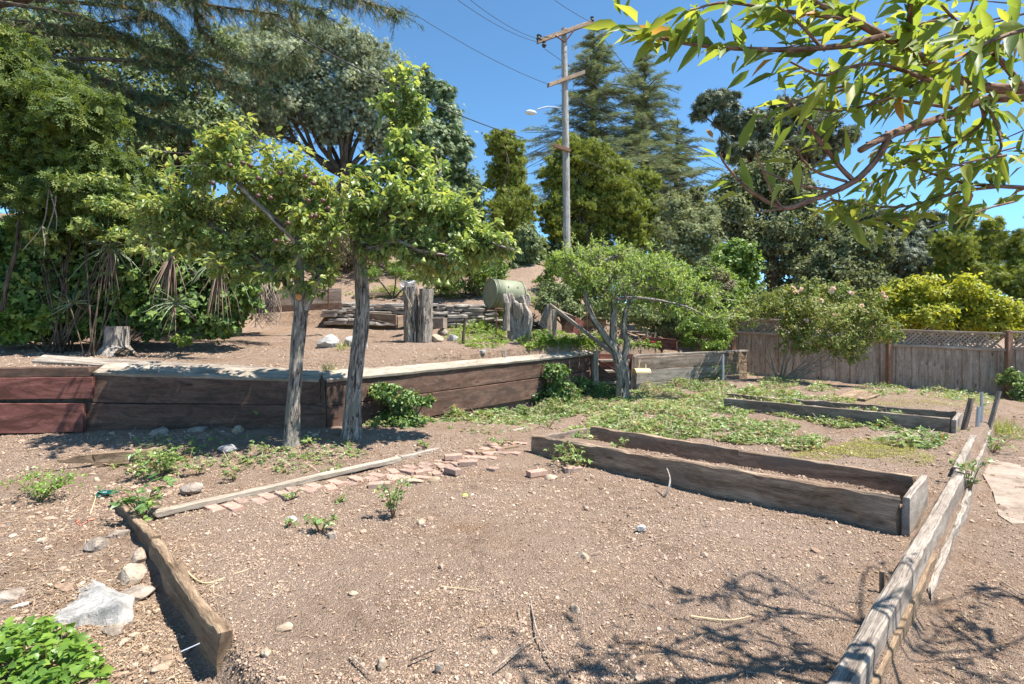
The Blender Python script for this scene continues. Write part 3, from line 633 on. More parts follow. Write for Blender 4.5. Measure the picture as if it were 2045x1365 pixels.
t = thing('raised_bed', UV(9.2, .8, 0), 'far raised bed board overgrown with brambles', 'raised bed')
mb = MB(); mb.plank(UV(9.2, 3.9, .02), UV(9.2, .84, -.02), .30, .06, h2=.34, wear=.02, jit=.006); mb.build('front_board', M['darkwood'], t)
mb = MB(); mb.plank(UV(10.0, 4.2, .05), UV(10.0, .84, .02), .25, .06, wear=.05, jit=.02, h2=.30); mb.build('back_board', M['darkwood'], t)
mb = MB(); mb.plank(UV(9.2, .8, -.02), UV(10.05, .8, -.02), .33, .05, wear=.02); mb.build('end_board', M['greywood'], t)
mb = MB(); mb.plank(P(1405, 812, 9.9), P(1500, 812, 9.6), .12, .05, wear=.02); tag(mb.build('board', M['darkwood'], None, P(1450, 812, 9.8)), 'short dark board half buried in brambles below the bed wall', 'board')
# loose boards
mb = MB(); mb.plank(P(190, 931, 5.6), P(305, 922, 5.75), .14, .05, jit=.012, wear=.02); mb.plank(P(125, 921, 5.5), P(192, 924, 5.6), .03, .05, jit=.02, h2=.10, seg=.03)
tag(mb.build('broken_plank', M['rotwood'], None, P(230, 925, 5.6)), 'short splintered grey plank lying on soil left of the pear trees', 'plank')
mb = MB(); mb.plank(UV(4.15, 4.75, .0), UV(4.72, 4.62, .0), .06, .05, jit=.012, seg=.03, wear=.02); tag(mb.build('board_scrap', M['rotwood'], None, UV(4.4, 4.7, 0)), 'short wood scrap touching the left corner of the raised bed', 'board')
for k, (pa, pb, lb) in enumerate((((1683, 797), (1722, 781), 'left strip of the flat scrap boards before the fence'), ((1700, 799), (1740, 784), 'middle strip of the flat scrap boards before the fence'), ((1715, 801), (1745, 790), 'right strip of the flat scrap boards before the fence'))):
    a = GP(*pa); b = GP(*pb); mb = MB(); mb.plank(a + (0,0,.02), b + (0,0,.02), .025, .2, jit=.006); tag(mb.build('scrap_board', M['rotwood'], None, a), lb, 'board', 'flat scrap boards')
# stakes
def stake(px, py0, py1, Dd, r, mat, label, cat='stake', lean=0, n=8, sq=False):
    a = P(px, py0, Dd); b = P(px + lean, py1, Dd); a = a - (0, 0, .08); mb = MB()
    if sq: mb.plank(a, b, r*2, r*1.2, up=(0, -1, 0))
    else: mb.tube([a, (a+b)/2, b], [r, r, r*.95], n, rough=.05)
    return tag(mb.build('stake', M[mat], None, a), label, cat)
stake(1762, 1185, 1140, 3.05, .016, 'bedwood', 'short dark wooden peg inside the near edging beam')
stake(1846, 985, 952, 4.75, .02, 'bedwood', 'short peg beyond the grey end board of the near raised bed')
stake(1914, 868, 795, 7.3, .035, 'darkwood', 'dark flat stake leaning at the corner of the far bed', lean=22, sq=True)
stake(1950, 862, 812, 7.5, .025, 'galv', 'short grey pipe stake beside the far edging', lean=5)
stake(1958, 850, 783, 7.9, .02, 'galv', 'thin tall pipe behind the short grey pipe', lean=3)
stake(1968, 858, 780, 7.9, .03, 'greywood', 'pale wooden stake leaning right at the far edging', lean=24, sq=True)
stake(923, 692, 634, 10.7, .03, 'barkd', 'thin dark crooked stake on the slope left of the driftwood stump', lean=6)
stake(1444, 778, 707, 12.0, .028, 'galv', 'galvanised pipe post in front of the wire mesh bed wall', 'pipe')
stake(1009, 711, 697, 9.6, .012, 'galv', 'small metal pin above the long wall cap', 'pin')
stake(1172, 692, 600, 13.5, .014, 'iron', 'thin rusty rod standing behind the handrail', 'rod')
stake(1638, 797, 784, 10.8, .02, 'bedwood', 'tiny wooden peg among brambles before the fence')
stake(1290, 690, 655, 14, .03, 'greywood', 'grey peg at the left end of the red-brown board', lean=2)

# ------------------------------------------------------------------ bricks
brick_v = MB(); brick_v.plank((-.1, 0, 0), (.1, 0, 0), .055, .095, bev=.005, jit=.002, seg=.05, gofs=0)
bo = None
def brick(p, rot, label, group=None, dz=0.0, tilt=0.0, sc=1.0):
    global bo
    if bo is None:
        o = brick_v.build('brick', M['brick'], None, (0, 0, 0)); bo = o
    else: o = bo.copy(); COL.objects.link(o)
    o.location = (p[0], p[1], p[2] + dz); o.rotation_euler = (tilt, 0, rot); o.scale = (sc, 1, 1)
    for k in ('label', 'category', 'group'):
        if k in o: del o[k]
    tag(o, label, 'brick', group)
R45 = R(45)
rows = []
for k in range(34):
    u = 1.35 + k*.107; 
    if u > 5.1: break
    rows.append((u, 4.86 - .10*(k % 2) + random.uniform(-.02, .02) - (.03 if k > 12 else 0), random.uniform(-.25, .25)))
for k in range(15): rows.append((2.95 + k*.11, 4.62 - .06*(k % 3) + random.uniform(-.03, .03), random.uniform(-.5, .5) + (pi/2 if k % 3 == 0 else 0)))
for u, v, r in rows:
    p = UV(u, v, 0); p[2] = gz(p[0], p[1]); brick(p, R45 + pi/2 + r, 'pink paving brick sunk flat in the row beside the thin board', 'bricks laid in the row', dz=-.043 + random.uniform(-.007, .009), tilt=random.uniform(-.06, .06))
for px, py, r, lb in ((1072, 950, .5, 'loose pink brick lying alone before the raised bed'), (1143, 943, .25, 'loose brick touching the bramble at the raised bed'), (935, 930, .1, 'loose brick on top of the right end of the brick row'),
                      (905, 945, -.8, 'loose brick pointing at the camera below the brick row'), (758, 975, .2, 'tilted loose brick above the small bramble seedling'), (985, 940, -.6, 'brick fragment between the brick row and the lone brick'), (905, 917, .3, 'brick lying on the upper edge of the row near the thin board')):
    p = GP(px, py); brick(p, r, lb, dz=.002 if 'fragment' not in lb else -.02, sc=.55 if 'fragment' in lb else 1)

# ------------------------------------------------------------------ rocks
def rock(px, py, w_, h_, mat, label, rot=0, seed=1, dep=None, group=None, sink=.25, res=3, D=None, cat='rock'):
    p = GP(px, py) if D is None else P(px, py, D); D_ = p[1]; W = w_*D_/F; Hh = h_*D_/F
    mb = MB(); mb.rock(p + (0, 0, Hh*(.5 - sink)), (W, dep if dep else W*.8, Hh*1.15), rot, seed, res, .6)
    o = mb.build('rock', M[mat], None, p, smooth=True); 
    for q in o.data.polygons: q.use_smooth = False
    return tag(o, label, cat, group)
def big_rock():
    import bmesh
    P = lambda x, y, D: np.array(((x - CX)*D*1.105/F, D*1.105, EYE - (y - HY)*D*1.105/F))
    pts = [P(62,1268,2.60), P(150,1278,2.58), P(232,1272,2.60), P(262,1238,2.66), P(266,1194,2.80), P(245,1187,2.86), P(182,1158,2.98), P(150,1180,2.9), P(76,1236,2.68), P(200,1215,3.15), P(120,1230,3.0), P(240,1205,2.66), P(120,1240,2.62), P(255,1215,3.0)]
    bm = bmesh.new(); vs = [bm.verts.new(q) for q in pts] + [bm.verts.new((q[0], q[1], q[2]-.12)) for q in pts]
    bmesh.ops.convex_hull(bm, input=vs); bmesh.ops.delete(bm, geom=[v for v in bm.verts if not v.link_faces], context='VERTS')
    bmesh.ops.triangulate(bm, faces=bm.faces[:]); bmesh.ops.subdivide_edges(bm, edges=bm.edges[:], cuts=6, use_grid_fill=True)
    V = np.array([v.co[:] for v in bm.verts]); bm.verts.index_update(); Fc = [[v.index for v in p.verts] for p in bm.faces]; bm.free()
    V = V + .012*np.stack([fbm(V[:,0]*9+k*7, V[:,1]*9, V[:,2]*9, 4, 5+k) for k in range(3)], 1); mb = MB(); mb.add(V, Fc)
    tag(mb.build('rock', M['rockg'], None, P(165, 1275, 2.75)), 'large pale grey angular rock at lower left beside the leafy plant', 'rock')
big_rock()
RK = [(262, 1160, 58, 52, 'rockt', 'tan rock leaning against the rotten edging plank'), (268, 1195, 75, 26, 'rockd', 'flat brown rock between the large grey rock and the plank'),
 (278, 1118, 36, 30, 'rockt', 'small tan rock just above the tan rock by the plank'), (235, 1072, 42, 20, 'rockd', 'flat grey-brown stone right of the two lumps at left'), (195, 1096, 50, 28, 'rockd', 'brown jagged stone in the litter above the large grey rock'), (84, 1085, 26, 18, 'rockt', 'orange-tan stone in the litter far left'),
 (25, 1192, 60, 22, 'rockd', 'long flat stone at the left edge above the leafy plant'), (225, 1265, 50, 22, 'rockd', 'brown stone just below the large grey rock'), (325, 1335, 40, 14, 'rockt', 'flat tan stone left of the near end of the plank'),
 (330, 1030, 26, 20, 'rockt', 'round stone at the near tip of the long thin board'), (1100, 958, 32, 14, 'rockt', 'cream flat stone between the two loose bricks'), (1148, 1225, 24, 26, 'rockt', 'pale upright stone in the middle foreground'), (568, 1258, 36, 18, 'rockt', 'flat tan stone in the foreground right of the plank'),
 (762, 1330, 24, 26, 'rockt', 'pale oval stone at the bottom middle'), (531, 1308, 24, 16, 'rockt', 'small tan stone below the flat tan stone'), (662, 1075, 20, 18, 'rockd', 'round grey stone below the small seedling'), (1165, 1115, 28, 16, 'rockt', 'tan stone in front of the raised bed middle'), (1281, 1058, 20, 14, 'rockg', 'small white stone before the raised bed'),
 (842, 1045, 22, 12, 'rockt', 'pale stone right of the bramble seedling'), (580, 1041, 28, 14, 'rockg', 'grey stone behind the seedlings at centre left'), (878, 1336, 20, 18, 'rockd', 'dark stone at the bottom centre'), (705, 1187, 24, 10, 'rockt', 'thin flat stone in the middle of the bare soil'),
 (290, 858, 34, 16, 'rockg', 'grey stone at the foot of the long wall'), (320, 868, 44, 22, 'rockd', 'stone mound below the long wall left of the trees'), (395, 862, 44, 16, 'rockd', 'dark stone under the wall left of the first trunk'), (476, 862, 26, 16, 'rockt', 'tan stone at the wall foot near the first trunk'), (458, 900, 48, 18, 'rockg', 'pale flat stone in the tree shade left of the first trunk'),
 (385, 980, 46, 20, 'rockd', 'low stone lump between broken plank and thin board'), (655, 692, 52, 36, 'rockg', 'white-grey boulder on the terrace left of the second trunk'), (712, 692, 48, 36, 'rockg', 'pale boulder on the terrace behind the second trunk'), (200, 683, 22, 20, 'rockt', 'round rock left of the cut stump'),
 (870, 683, 34, 22, 'rockt', 'pinkish rock right of the two log posts'), (905, 682, 26, 22, 'rockg', 'white rock right of the pinkish rock'), (885, 668, 26, 16, 'rockd', 'dark rock above the white rock'), (965, 705, 14, 9, 'rockg', 'small pale stone above the wall cap'), (1718, 800, 16, 10, 'rockt', 'small tan stone beside the flat scrap boards'),
 (830, 962, 36, 10, 'rockt', 'cream flat stone below the brick row'), (868, 960, 34, 10, 'rockt', 'white flat stone at the right of the cream flat stone'), (18, 1052, 16, 10, 'rockg', 'white stone at the left edge')]
for k, (px, py, a, b, mt, lb) in enumerate(RK): rock(px, py, a, b, mt, lb, rot=k*1.3, seed=k+3, res=4 if a > 100 else 3, sink=.3)

# dry stone wall on the terrace
t = thing('stone_wall', P(830, 655, 14.1), 'low dry stone wall behind the log posts on the slope', 'stone wall')
mb = MB()
for row in range(6):
    px = 640 + random.random()*20
    while px < 985:
        wpx = random.uniform(20, 46); top = 650 - row*7.5 + (px-800)*.012; D_ = 14.1 + (px-800)*.0008
        if not (row > 4 and (px < 690 and row > 5)):
            c = P(px + wpx/2, top, D_); hw_ = wpx*D_/F*.5; hh_ = random.uniform(.07, .10); mb.plank(c - (hw_, 0, 0) + (0, random.uniform(-.04,.04), 0), c + (hw_*.96, 0, random.uniform(-.02,.02)), hh_, .28, bev=.02, jit=.022, seg=.12)
        px += wpx
mb.build('stones', M['wallstone'], t, smooth=False)
t = thing('stone_edging', P(1010, 620, 15), 'flat pale stones under the green drum stand', 'stone wall'); mb = MB()
for k in range(16): mb.rock(P(935 + k*10 + random.random()*6, 628 + random.random()*22 + k*.8, 13.9 + random.random()*.2), (.3, .2, .09), random.random(), k+50, 2, .9)
mb.build('stones', M['wallstone'], t)
mb = MB(); mb.plank(P(868, 655, 12.6), P(889, 655, 12.5), .25, .2, bev=.01, jit=.004); tag(mb.build('concrete_block', M['slab'], None, P(878, 655, 12.5)), 'pale concrete block right of the log posts', 'block')

# ------------------------------------------------------------------ terrace timber, stumps, drum
t = thing('planter_board', P(600, 612, 11.5), 'grey plank planter side on the terrace behind the first pear tree', 'planter')
mb = MB(); face_board(mb, (515, 580, 612), (682, 575, 604), 11.6, 11.9, .05); mb.build('board', M['darkwood'], t)
mb = MB(); face_board(mb, (512, 612, 625), (683, 604, 616), 11.58, 11.88, .05); mb.build('board', M['brownwood'], t)
mb = MB(); mb.tube([P(656, 618, 11.7), P(656, 575, 11.7)], .02, 6); mb.build('rod', M['iron'], t)
mb = MB(); face_board(mb, (735, 624, 634), (792, 628, 648), 12.4, 12.0, .05); face_board(mb, (793, 630, 655), (815, 628, 648), 12.0, 12.6, .05)
tag(mb.build('buried_box', M['bedwood'], None, P(790, 650, 12)), 'brown board box corner half buried left of the log posts', 'box')
mb = MB(); face_board(mb, (738, 583, 590), (770, 583, 590), 14.6, 14.6, .04); tag(mb.build('slope_board', M['rotwood'], None, P(750, 588, 14.6)), 'small board lying above the stone wall', 'board')

def log_post(px, py0, py1, half, D_, label, lean=0, mat='bark', seed=1):
    t = thing('log_post', P(px, py0, D_), label, 'log post', None); mb = MB(); r = half*D_/F
    a = P(px, py0 + 8, D_); b = P(px + lean, py1, D_); mb.tube([a + (b-a)*q for q in np.linspace(0, 1, 14)], r*np.linspace(1.08, .97, 14), 22, rough=.10, ridges=.09, seed=seed); mb.build('log', M[mat], t); return t
log_post(822, 680, 573, 15, 11.0, 'left grey log post with wire looped over its top', -2, seed=2)
log_post(848, 686, 577, 14, 10.9, 'right grey log post of the pair on the slope', 4, seed=5)
mb = MB()
for k in range(9):
    a = P(806, 575, 10.8); q = random.random()
    pts = [P(806 + random.uniform(-8, 30), 566 + random.uniform(-6, 14), 10.85 + random.uniform(-.15, .3)) for _ in range(5)]; mb.tube(pts, .005, 4, smooth=4)
tag(mb.build('wire_tangle', M['galv'], None, P(815, 570, 10.9)), 'tangle of wire and thin stick on the left log post', 'wire')
mb = MB(); mb.tube([P(839, 578, 11.2), P(867, 556, 11.6)], .02, 7); tag(mb.build('pale_stick', M['twig'], None, P(839, 578, 11.2)), 'pale stick leaning up from behind the log posts', 'stick')
mb = MB(); mb.tube([P(808, 580, 10.7), P(814, 595, 10.75), P(822, 612, 10.7)], .012, 5); tag(mb.build('hanging_stick', M['twig'], None, P(815, 590, 10.7)), 'short pale stick across the left log post', 'stick')

t = thing('tree_stump', P(232, 705, 8.4), 'cut grey stump on the terrace above the left wall', 'stump')
mb = MB(); g0 = GP(232, 706); zz = g0[1]; pts = [g0 + np.array(q) for q in ((.0,0,-.12),(0,0,.02),(.0,0,.14),(.01,0,.30),(.01,0,.44))]
mb.tube(pts, [.30,.24,.17,.17,.175], 26, rough=.16, ridges=.09, smooth=3, seed=3); mb.build('trunk', M['barkl'], t)
mb = MB(); mb.tube([g0 + (.1,-.1,-.05), g0 + (.22,-.14,.02), g0+(.34,-.1,-.06)], [.1,.09,.04], 12, rough=.2, smooth=3); mb.build('root', M['barkd'], t)

t = thing('driftwood_stump', P(1035, 690, 11.3), 'twisted grey driftwood stump in front of the green drum', 'stump'); mb = MB()
for k in range(9):
    b0 = P(1035 + random.uniform(-16, 14), 690, 11.3 + random.uniform(-.15, .15)); x1 = 1010 + k*5.5
    tp = P(x1, random.uniform(586, 606), 11.3 + random.uniform(-.2, .2)); md = (b0 + tp)/2 + rng.normal(size=3)*.07
    mb.tube([b0, md, tp + (0,0,-.1), tp + (random.uniform(-.06,.06), 0, 0)], [.12, .085, .07, .045], 12, rough=.25, ridges=.1, smooth=5, seed=k)
mb.build('trunk', M['barkl'], t)
mb = MB(); mb.tube([P(1011, 660, 11.1), P(1012, 605, 11.1)], [.075, .07], 14, rough=.1, ridges=.08); mb.build('side_log', M['bark'], t)

# green drum on a metal stand
t = thing('compost_drum', P(1000, 640, 13), 'dull green metal drum lying on a pipe stand', 'drum')
ax = unit(np.array((.86, .50, -.035))); c0 = P(978, 585, 12.85); c1 = c0 + ax*.86; r = .355
def disc_profile(c, ax, prof, n=40):
    e = unit(np.cross(ax, (0, 0, 1))); f = np.cross(e, ax); V = []; Fc = []
    for (s_, rr) in prof:
        for a in np.linspace(0, 2*pi, n, endpoint=False): V.append(c + ax*s_ + e*rr*cos(a) + f*rr*sin(a))
    for k in range(len(prof)-1):
        for j in range(n): j2 = (j+1) % n; Fc.append([k*n+j, k*n+j2, (k+1)*n+j2, (k+1)*n+j])
    return V, Fc
mb = MB(); V_, F_ = disc_profile(c0, ax, [(.03, .001), (.03, r*.93), (.0, r*.97), (0, r), (.85, r), (.85, r*.97), (.83, r*.9), (.83, .001)]); mb.add(V_, [q[::-1] for q in F_]); dr = mb.build('drum', M['tank'], t, smooth=False)
dr.data.polygons.foreach_set('use_smooth', np.array([40*3 <= i < 40*4 for i in range(len(dr.data.polygons))]))
for s_ in (.0, .10, .80):
    mb = MB(); V_, F_ = disc_profile(c0 + ax*s_, ax, [(0, r), (0, r+.013), (.022, r+.013), (.022, r)]); mb.add(V_, [q[::-1] for q in F_]); mb.build('rim', M['tankd'], t, smooth=False)
e = unit(np.cross(ax, (0, 0, 1))); f_ = np.cross(e, ax); mb = MB(); V_ = []; Fc = []
nn = 9
for i in range(nn):
    a = R(-28) + R(50)*i/(nn-1)
    for s_, ex in ((.24, 0), (.24, .010), (.70, .010), (.70, 0)): V_.append(c0 + ax*s_ + (e*cos(a) + f_*sin(a))*(r + ex))
for i in range(nn-1):
    for j in range(3): Fc.append([i*4+j, i*4+j+1, i*4+j+5, i*4+j+4])
mb.add(V_, Fc); hatch = mb.build('hatch', M['tank'], t)
mb = MB()
for s_ in (.34, .60): c = c0 + ax*s_ + (e*cos(R(24)) + f_*sin(R(24)))*(r + .012); mb.tube([c - f_*.03, c + f_*.03], .012, 6)
mb.build('hinge', M['tankd'], hatch)
mb = MB()
for s_ in (.02, .84):
    c = c0 + ax*s_; zt_ = c0[2] - r - .03
    L_ = c + e*.30; R_ = c - e*.30; L_[2] = R_[2] = zt_; L2 = L_ + (0,0,-.55); R2 = R_ + (0,0,-.55)
    mb.tube([L2, L_ - (0,0,.04), L_ + (R_-L_)*.08, R_ + (L_-R_)*.08, R_ - (0,0,.04), R2], .014, 6)
for sg in (.30, -.30):
    a = c0 + ax*.02 + e*sg; b = c0 + ax*.84 + e*sg; a[2] = b[2] = c0[2] - r - .03; mb.tube([a, b], .014, 6)
mb.build('stand', M['iron'], t)

# hutch boards beside the handrail
t = thing('hutch', P(1120, 650, 13), 'small open wooden hutch with tilted panels behind the handrail', 'hutch')
def quad_slab(pts, th, mat, name, parent):
    mb = MB(); p = [np.array(q, float) for q in pts]; nn = unit(np.cross(p[1]-p[0], p[3]-p[0]))*th; m = len(p)
    V_ = p + [q - nn for q in p]; g_ = [(k, 0, 0) for k in range(0)]
    mb.add(V_, [list(range(m)), [m+i for i in range(m)][::-1]] + [[i, m+i, m+(i+1) % m, (i+1) % m] for i in range(m)]); return mb.build(name, M[mat], parent)
quad_slab([P(1075, 647, 12.6), P(1091, 607, 12.7), P(1100, 615, 12.3), P(1099, 664, 12.3)][::-1], .03, 'greywood', 'side_panel', t)
quad_slab([P(1091, 606, 12.7), P(1120, 618, 13.2), P(1150, 632, 13.2), P(1102, 616, 12.3)][::-1], .03, 'darkwood', 'roof_panel', t)
quad_slab([P(1122, 625, 13.0), P(1150, 632, 13.0), P(1146, 664, 13.0), P(1122, 664, 13.0)][::-1], .03, 'brownwood', 'back_panel', t)
quad_slab([P(1150, 632, 12.6), P(1167, 643, 12.8), P(1158, 670, 12.8), P(1144, 662, 12.6)][::-1], .03, 'redwood', 'door', t)
t = thing('plank_edging', P(1170, 690, 12.8), 'low grey plank edging on the terrace left of the apple tree', 'edging')
mb = MB(); face_board(mb, (1125, 669, 688), (1215, 674, 696), 12.9, 12.5, .04); mb.build('board', M['greywood'], t)
mb = MB(); mb.plank(P(1137, 691, 12.4), P(1147, 664, 12.9), .03, .05, up=(0,-1,0)); mb.build('prop', M['greywood'], t)
t = thing('planter_box', P(1325, 698, 13.8), 'red-brown board planter with red marks right of the apple tree', 'planter')
mb = MB(); face_board(mb, (1283, 672, 693), (1352, 677, 700), 13.9, 13.5, .05); mb.build('board', M['redwood'], t)
mb = MB()
for k in range(3): c = P(1301 + k*3.2, 684, 13.72); mb.plank(c, c + (.018, 0, 0), .04, .03, seg=.2)
mb.build('red_marks', M['red'], t)
mb = MB(); mb.plank(P(1262, 665, 14.4), P(1310, 668, 14.2), .05, .06); mb.plank(P(1306, 680, 14.2), P(1309, 663, 14.2), .03, .05, up=(0,-1,0)); tag(mb.build('cross_rail', M['darkwood'], None, P(1290, 680, 14.3)), 'dark wooden rail in the shade behind the red-brown planter', 'rail')
mb = MB(); mb.plank(P(1165, 652, 14), P(1210, 652, 14), .22, .04); tag(mb.build('bright_board', M['rotwood'], None, P(1190, 652, 14)), 'orange-tan board seen between the apple tree limbs', 'board')
# hanging tan chute on the bed wall
t = thing('hanging_scoop', P(1283, 745, 11.9), 'tan curved metal scoop hanging on the grey bed wall', 'scoop'); mb = MB(); V_ = []; Fc = []
for i in range(11):
    a = pi*i/10
    for x_, y_ in ((1266, 11.85), (1296, 11.95)): c = P(x_, 744, y_); V_.append(c + (.085*cos(a)*.4, -.085*cos(a), .10*sin(a)))
for i in range(10): Fc.append([2*i, 2*i+1, 2*i+3, 2*i+2])
mb.add(V_, Fc); o = mb.build('trough', M['tan'], t); o.modifiers.new('s', 'SOLIDIFY').thickness = .008
mb = MB(); mb.plank(P(1275, 737, 11.9), P(1278, 716, 11.95), .014, .02, up=(0,-1,0)); mb.plank(P(1289, 737, 11.9), P(1290, 727, 11.95), .014, .02, up=(0,-1,0)); mb.build('hanger', M['tan'], t)

# grey shed roof / tarp behind the bushes
# ------------------------------------------------------------------ utility poles and wires
PD = 21.0
t = thing('utility_pole', P(1131, 520, PD), 'tall grey wooden utility pole with crossarms and street lamp', 'utility pole')
mb = MB(); mb.tube([P(1133, 600, PD), P(1130, 300, PD), P(1126, 57, PD)], [.155, .14, .11], 14, rough=.03, smooth=4); mb.build('shaft', M['pole'], t)
def arm(x0, y0, x1, y1, h_, d0=0., d1=0., fr=-.18):
    mb = MB(); mb.plank(P(x0, y0, PD + d0) + (0, fr, 0), P(x1, y1, PD + d1) + (0, fr, 0), h_, .14, jit=.004, seg=.3); return mb
a1 = arm(1073, 92, 1184, 52, .17, -.6, .6).build('crossarm', M['bedwood'], t)
arm(1094, 178, 1165, 152, .15, -.5, .4).build('crossarm', M['bedwood'], t)
arm(1104, 296, 1138, 307, .13).build('crossarm', M['fencepost'], t)
mb = MB(); mb.tube([P(1108, 76, PD-.3) + (0,-.2,0), P(1126, 88, PD) + (0,-.2,0)], .03, 5); mb.tube([P(1146, 64, PD+.1) + (0,-.2,0), P(1128, 88, PD) + (0,-.2,0)], .03, 5); mb.build('brace', M['iron'], t)
for (x, y, dd_) in ((1075, 82, -.6), (1078, 84, -.55), (1086, 95, -.5), (1181, 46, .55)):
    mb = MB(); c = P(x, y, PD+dd_) + (0,-.18,0); mb.tube([c + (0,0,-.08), c, c + (0,0,.06), c + (0,0,.14)], [.05, .1, .06, .08], 10); mb.build('insulator', M['black'], a1)
lampm = MB(); lampm.tube([P(1123, 217, PD), P(1110, 214, PD-.3), P(1092, 213, PD-.6), P(1073, 218, PD-.8)], .024, 7, smooth=5); la = lampm.build('lamp_arm', M['galv'], t)
mb = MB(); c = P(1060, 224, PD-.9); mb.rock(c, (.42, .22, .17), .2, 3, 3, 0); mb.build('lamp_head', M['white'], la, smooth=True)
mb = MB()
for k in range(8): y = 400 + k*16; mb.tube([P(1124 if k % 2 else 1139, y, PD) , P(1121 if k % 2 else 1142, y, PD)], .02, 5)
mb.build('step_bolts', M['iron'], t)
mb = MB(); mb.tube([P(1512, 560, 30), P(1508, 425, 30)], [.13, .11], 10); mb.plank(P(1500, 428, 30), P(1530, 424, 30), .12, .1)
tag(mb.build('utility_pole', M['bedwood'], None, P(1512, 560, 30)), 'short distant wooden pole left of the grey shrubs', 'utility pole')
mb = MB(); mb.tube([P(1512, 540, 26), P(1510, 460, 26)], .03, 5, ); 
WI = [((915, 0, 14), (1077, 84, PD), 'upper pair wire running up left from the top crossarm', 0), ((940, 0, 14), (1080, 78, PD), 'wire just right of the upper pair wire', 0), ((800, 10, 14), (1096, 168, PD), 'wire from upper left to the second crossarm', 0),
      ((560, 55, 12), (1045, 275, PD), 'lower thick cable crossing the olive tree', 0), ((1108, 0, 20), (1181, 44, PD), 'wire rising from the right tip of the top crossarm', 0), ((1088, 97, PD), (1600, 395, 60), 'long wire descending right from the top crossarm in front of the cedars', 0),
      ((1120, 180, PD), (1660, 400, 62), 'long wire just below the first descending wire', 0), ((1135, 305, PD), (1830, 545, 40), 'wire descending right from the lowest crossarm', 0), ((1730, 415, 30), (2100, 465, 16), 'wire crossing the sky at the right edge', 0), ((1850, 545, 26), (2100, 605, 14), 'wire above the yellow shrub at the right', 0),
      ((1184, 48, PD), (1420, 300, 60), 'wire going away right behind the cedars', 0)]
for a, b, lb, _ in WI:
    p0, p1 = P(*a), P(*b); pts = [p0 + (p1-p0)*q - np.array((0, 0, np.linalg.norm(p1-p0)*.02*4*q*(1-q))) for q in np.linspace(0, 1, 24)]
    mb = MB(); r_ = .008 if 'thick' not in lb else .018; mb.tube(pts, [max(r_, p[1]*.0005) for p in pts], 5); tag(mb.build('power_wire', M['black'], None, p0), lb, 'wire', 'overhead power wires')

# ------------------------------------------------------------------ vegetation builders
def blobs_w(bl, D, dj=.5):
    out = []
    for q in bl:
        px, py, rx, ry = q[:4]; dd = D + (q[4] if len(q) > 4 else random.uniform(-dj, dj) * rx*D/F)
        c = P(px, py, dd); out.append((c, np.array((rx*dd/F, min(rx, ry*1.6)*dd/F*.9, ry*dd/F))))
    return out
def crown_pts(bw, n, sub=.34, nsub=26, fill=.12, thin=0.0):
    wts = np.array([(r[0]*r[2])for c, r in bw]); wts = wts/wts.sum(); P_, N_ = [], []; T_ = []
    for (c, r), w_ in zip(bw, wts):
        m = max(8, int(n*w_)); ns = nsub; sd = rdir(ns); scn_ = c + sd*r*rng.uniform(.35, 1.0, (ns, 1)); sr = rng.uniform(sub*.55, sub*1.25, ns)*r.min()
        st = rng.uniform(-.16, .16, ns); k = rng.integers(0, ns, m); dd = rdir(m)
        pos = scn_[k] + dd*(sr[k]*np.minimum(np.abs(rng.normal(size=m))*.72, 1.7))[:, None]*np.array((1.15, 1.15, .85)); nr = unit(dd*.8 + unit(pos - c)*.5 + (0, 0, .45) + rng.normal(size=(m, 3))*.45)
        P_.append(pos); N_.append(nr); T_.append(st[k])
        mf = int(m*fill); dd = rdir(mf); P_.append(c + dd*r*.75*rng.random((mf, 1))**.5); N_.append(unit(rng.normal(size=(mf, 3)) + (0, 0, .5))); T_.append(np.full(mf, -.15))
    return np.concatenate(P_), np.concatenate(N_), np.concatenate(T_)
def foliage(f, bw, n, tmpl, L, W, droop=.2, sub=.34, nsub=26, fill=.12, tb=.45, tv=.22, up=0.0):
    pos, nr, ts = crown_pts(bw, n, sub, nsub, fill); m = len(pos)
    fw = np.cross(nr, rdir(m)); fw = unit(unit(fw) + nr*.35 + np.array((0, 0, up - droop)))
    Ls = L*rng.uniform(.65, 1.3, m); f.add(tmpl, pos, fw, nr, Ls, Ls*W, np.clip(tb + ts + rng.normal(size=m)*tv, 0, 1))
def limbs(mb, base, fork, bw, r0, n=8, seed=0, extra=1):
    base = np.array(base); fork = np.array(fork); mid = (base+fork)/2 + rng.normal(size=3)*(.03*np.linalg.norm(fork-base))
    mb.tube([base, mid, fork], [r0*1.15, r0*.95, r0*.8], 14, rough=.12, smooth=6, seed=seed)
    for c, r in bw:
        tip = c + rng.normal(size=3)*r*.2; L = np.linalg.norm(tip - fork)
        if L < .05: continue
        m1 = fork + (tip-fork)*.35 + rng.normal(size=3)*L*.06 + (0, 0, L*.05); m2 = fork + (tip-fork)*.7 + rng.normal(size=3)*L*.06 + (0, 0, L*.06)
        rr = r0*.55*min(1, .5 + r.max()/ (L+.01)); mb.tube([fork, m1, m2, tip], [rr, rr*.65, rr*.4, rr*.12], n, rough=.1, smooth=4, seed=seed+1)
        for _ in range(3*extra):
            e_ = c + rdir(1)[0]*r*.85; s_ = m2 + (tip-m2)*random.random(); mb.tube([s_, (s_+e_)/2 + rng.normal(size=3)*r.min()*.15, e_], [rr*.22, rr*.13, rr*.04], 5, smooth=3)
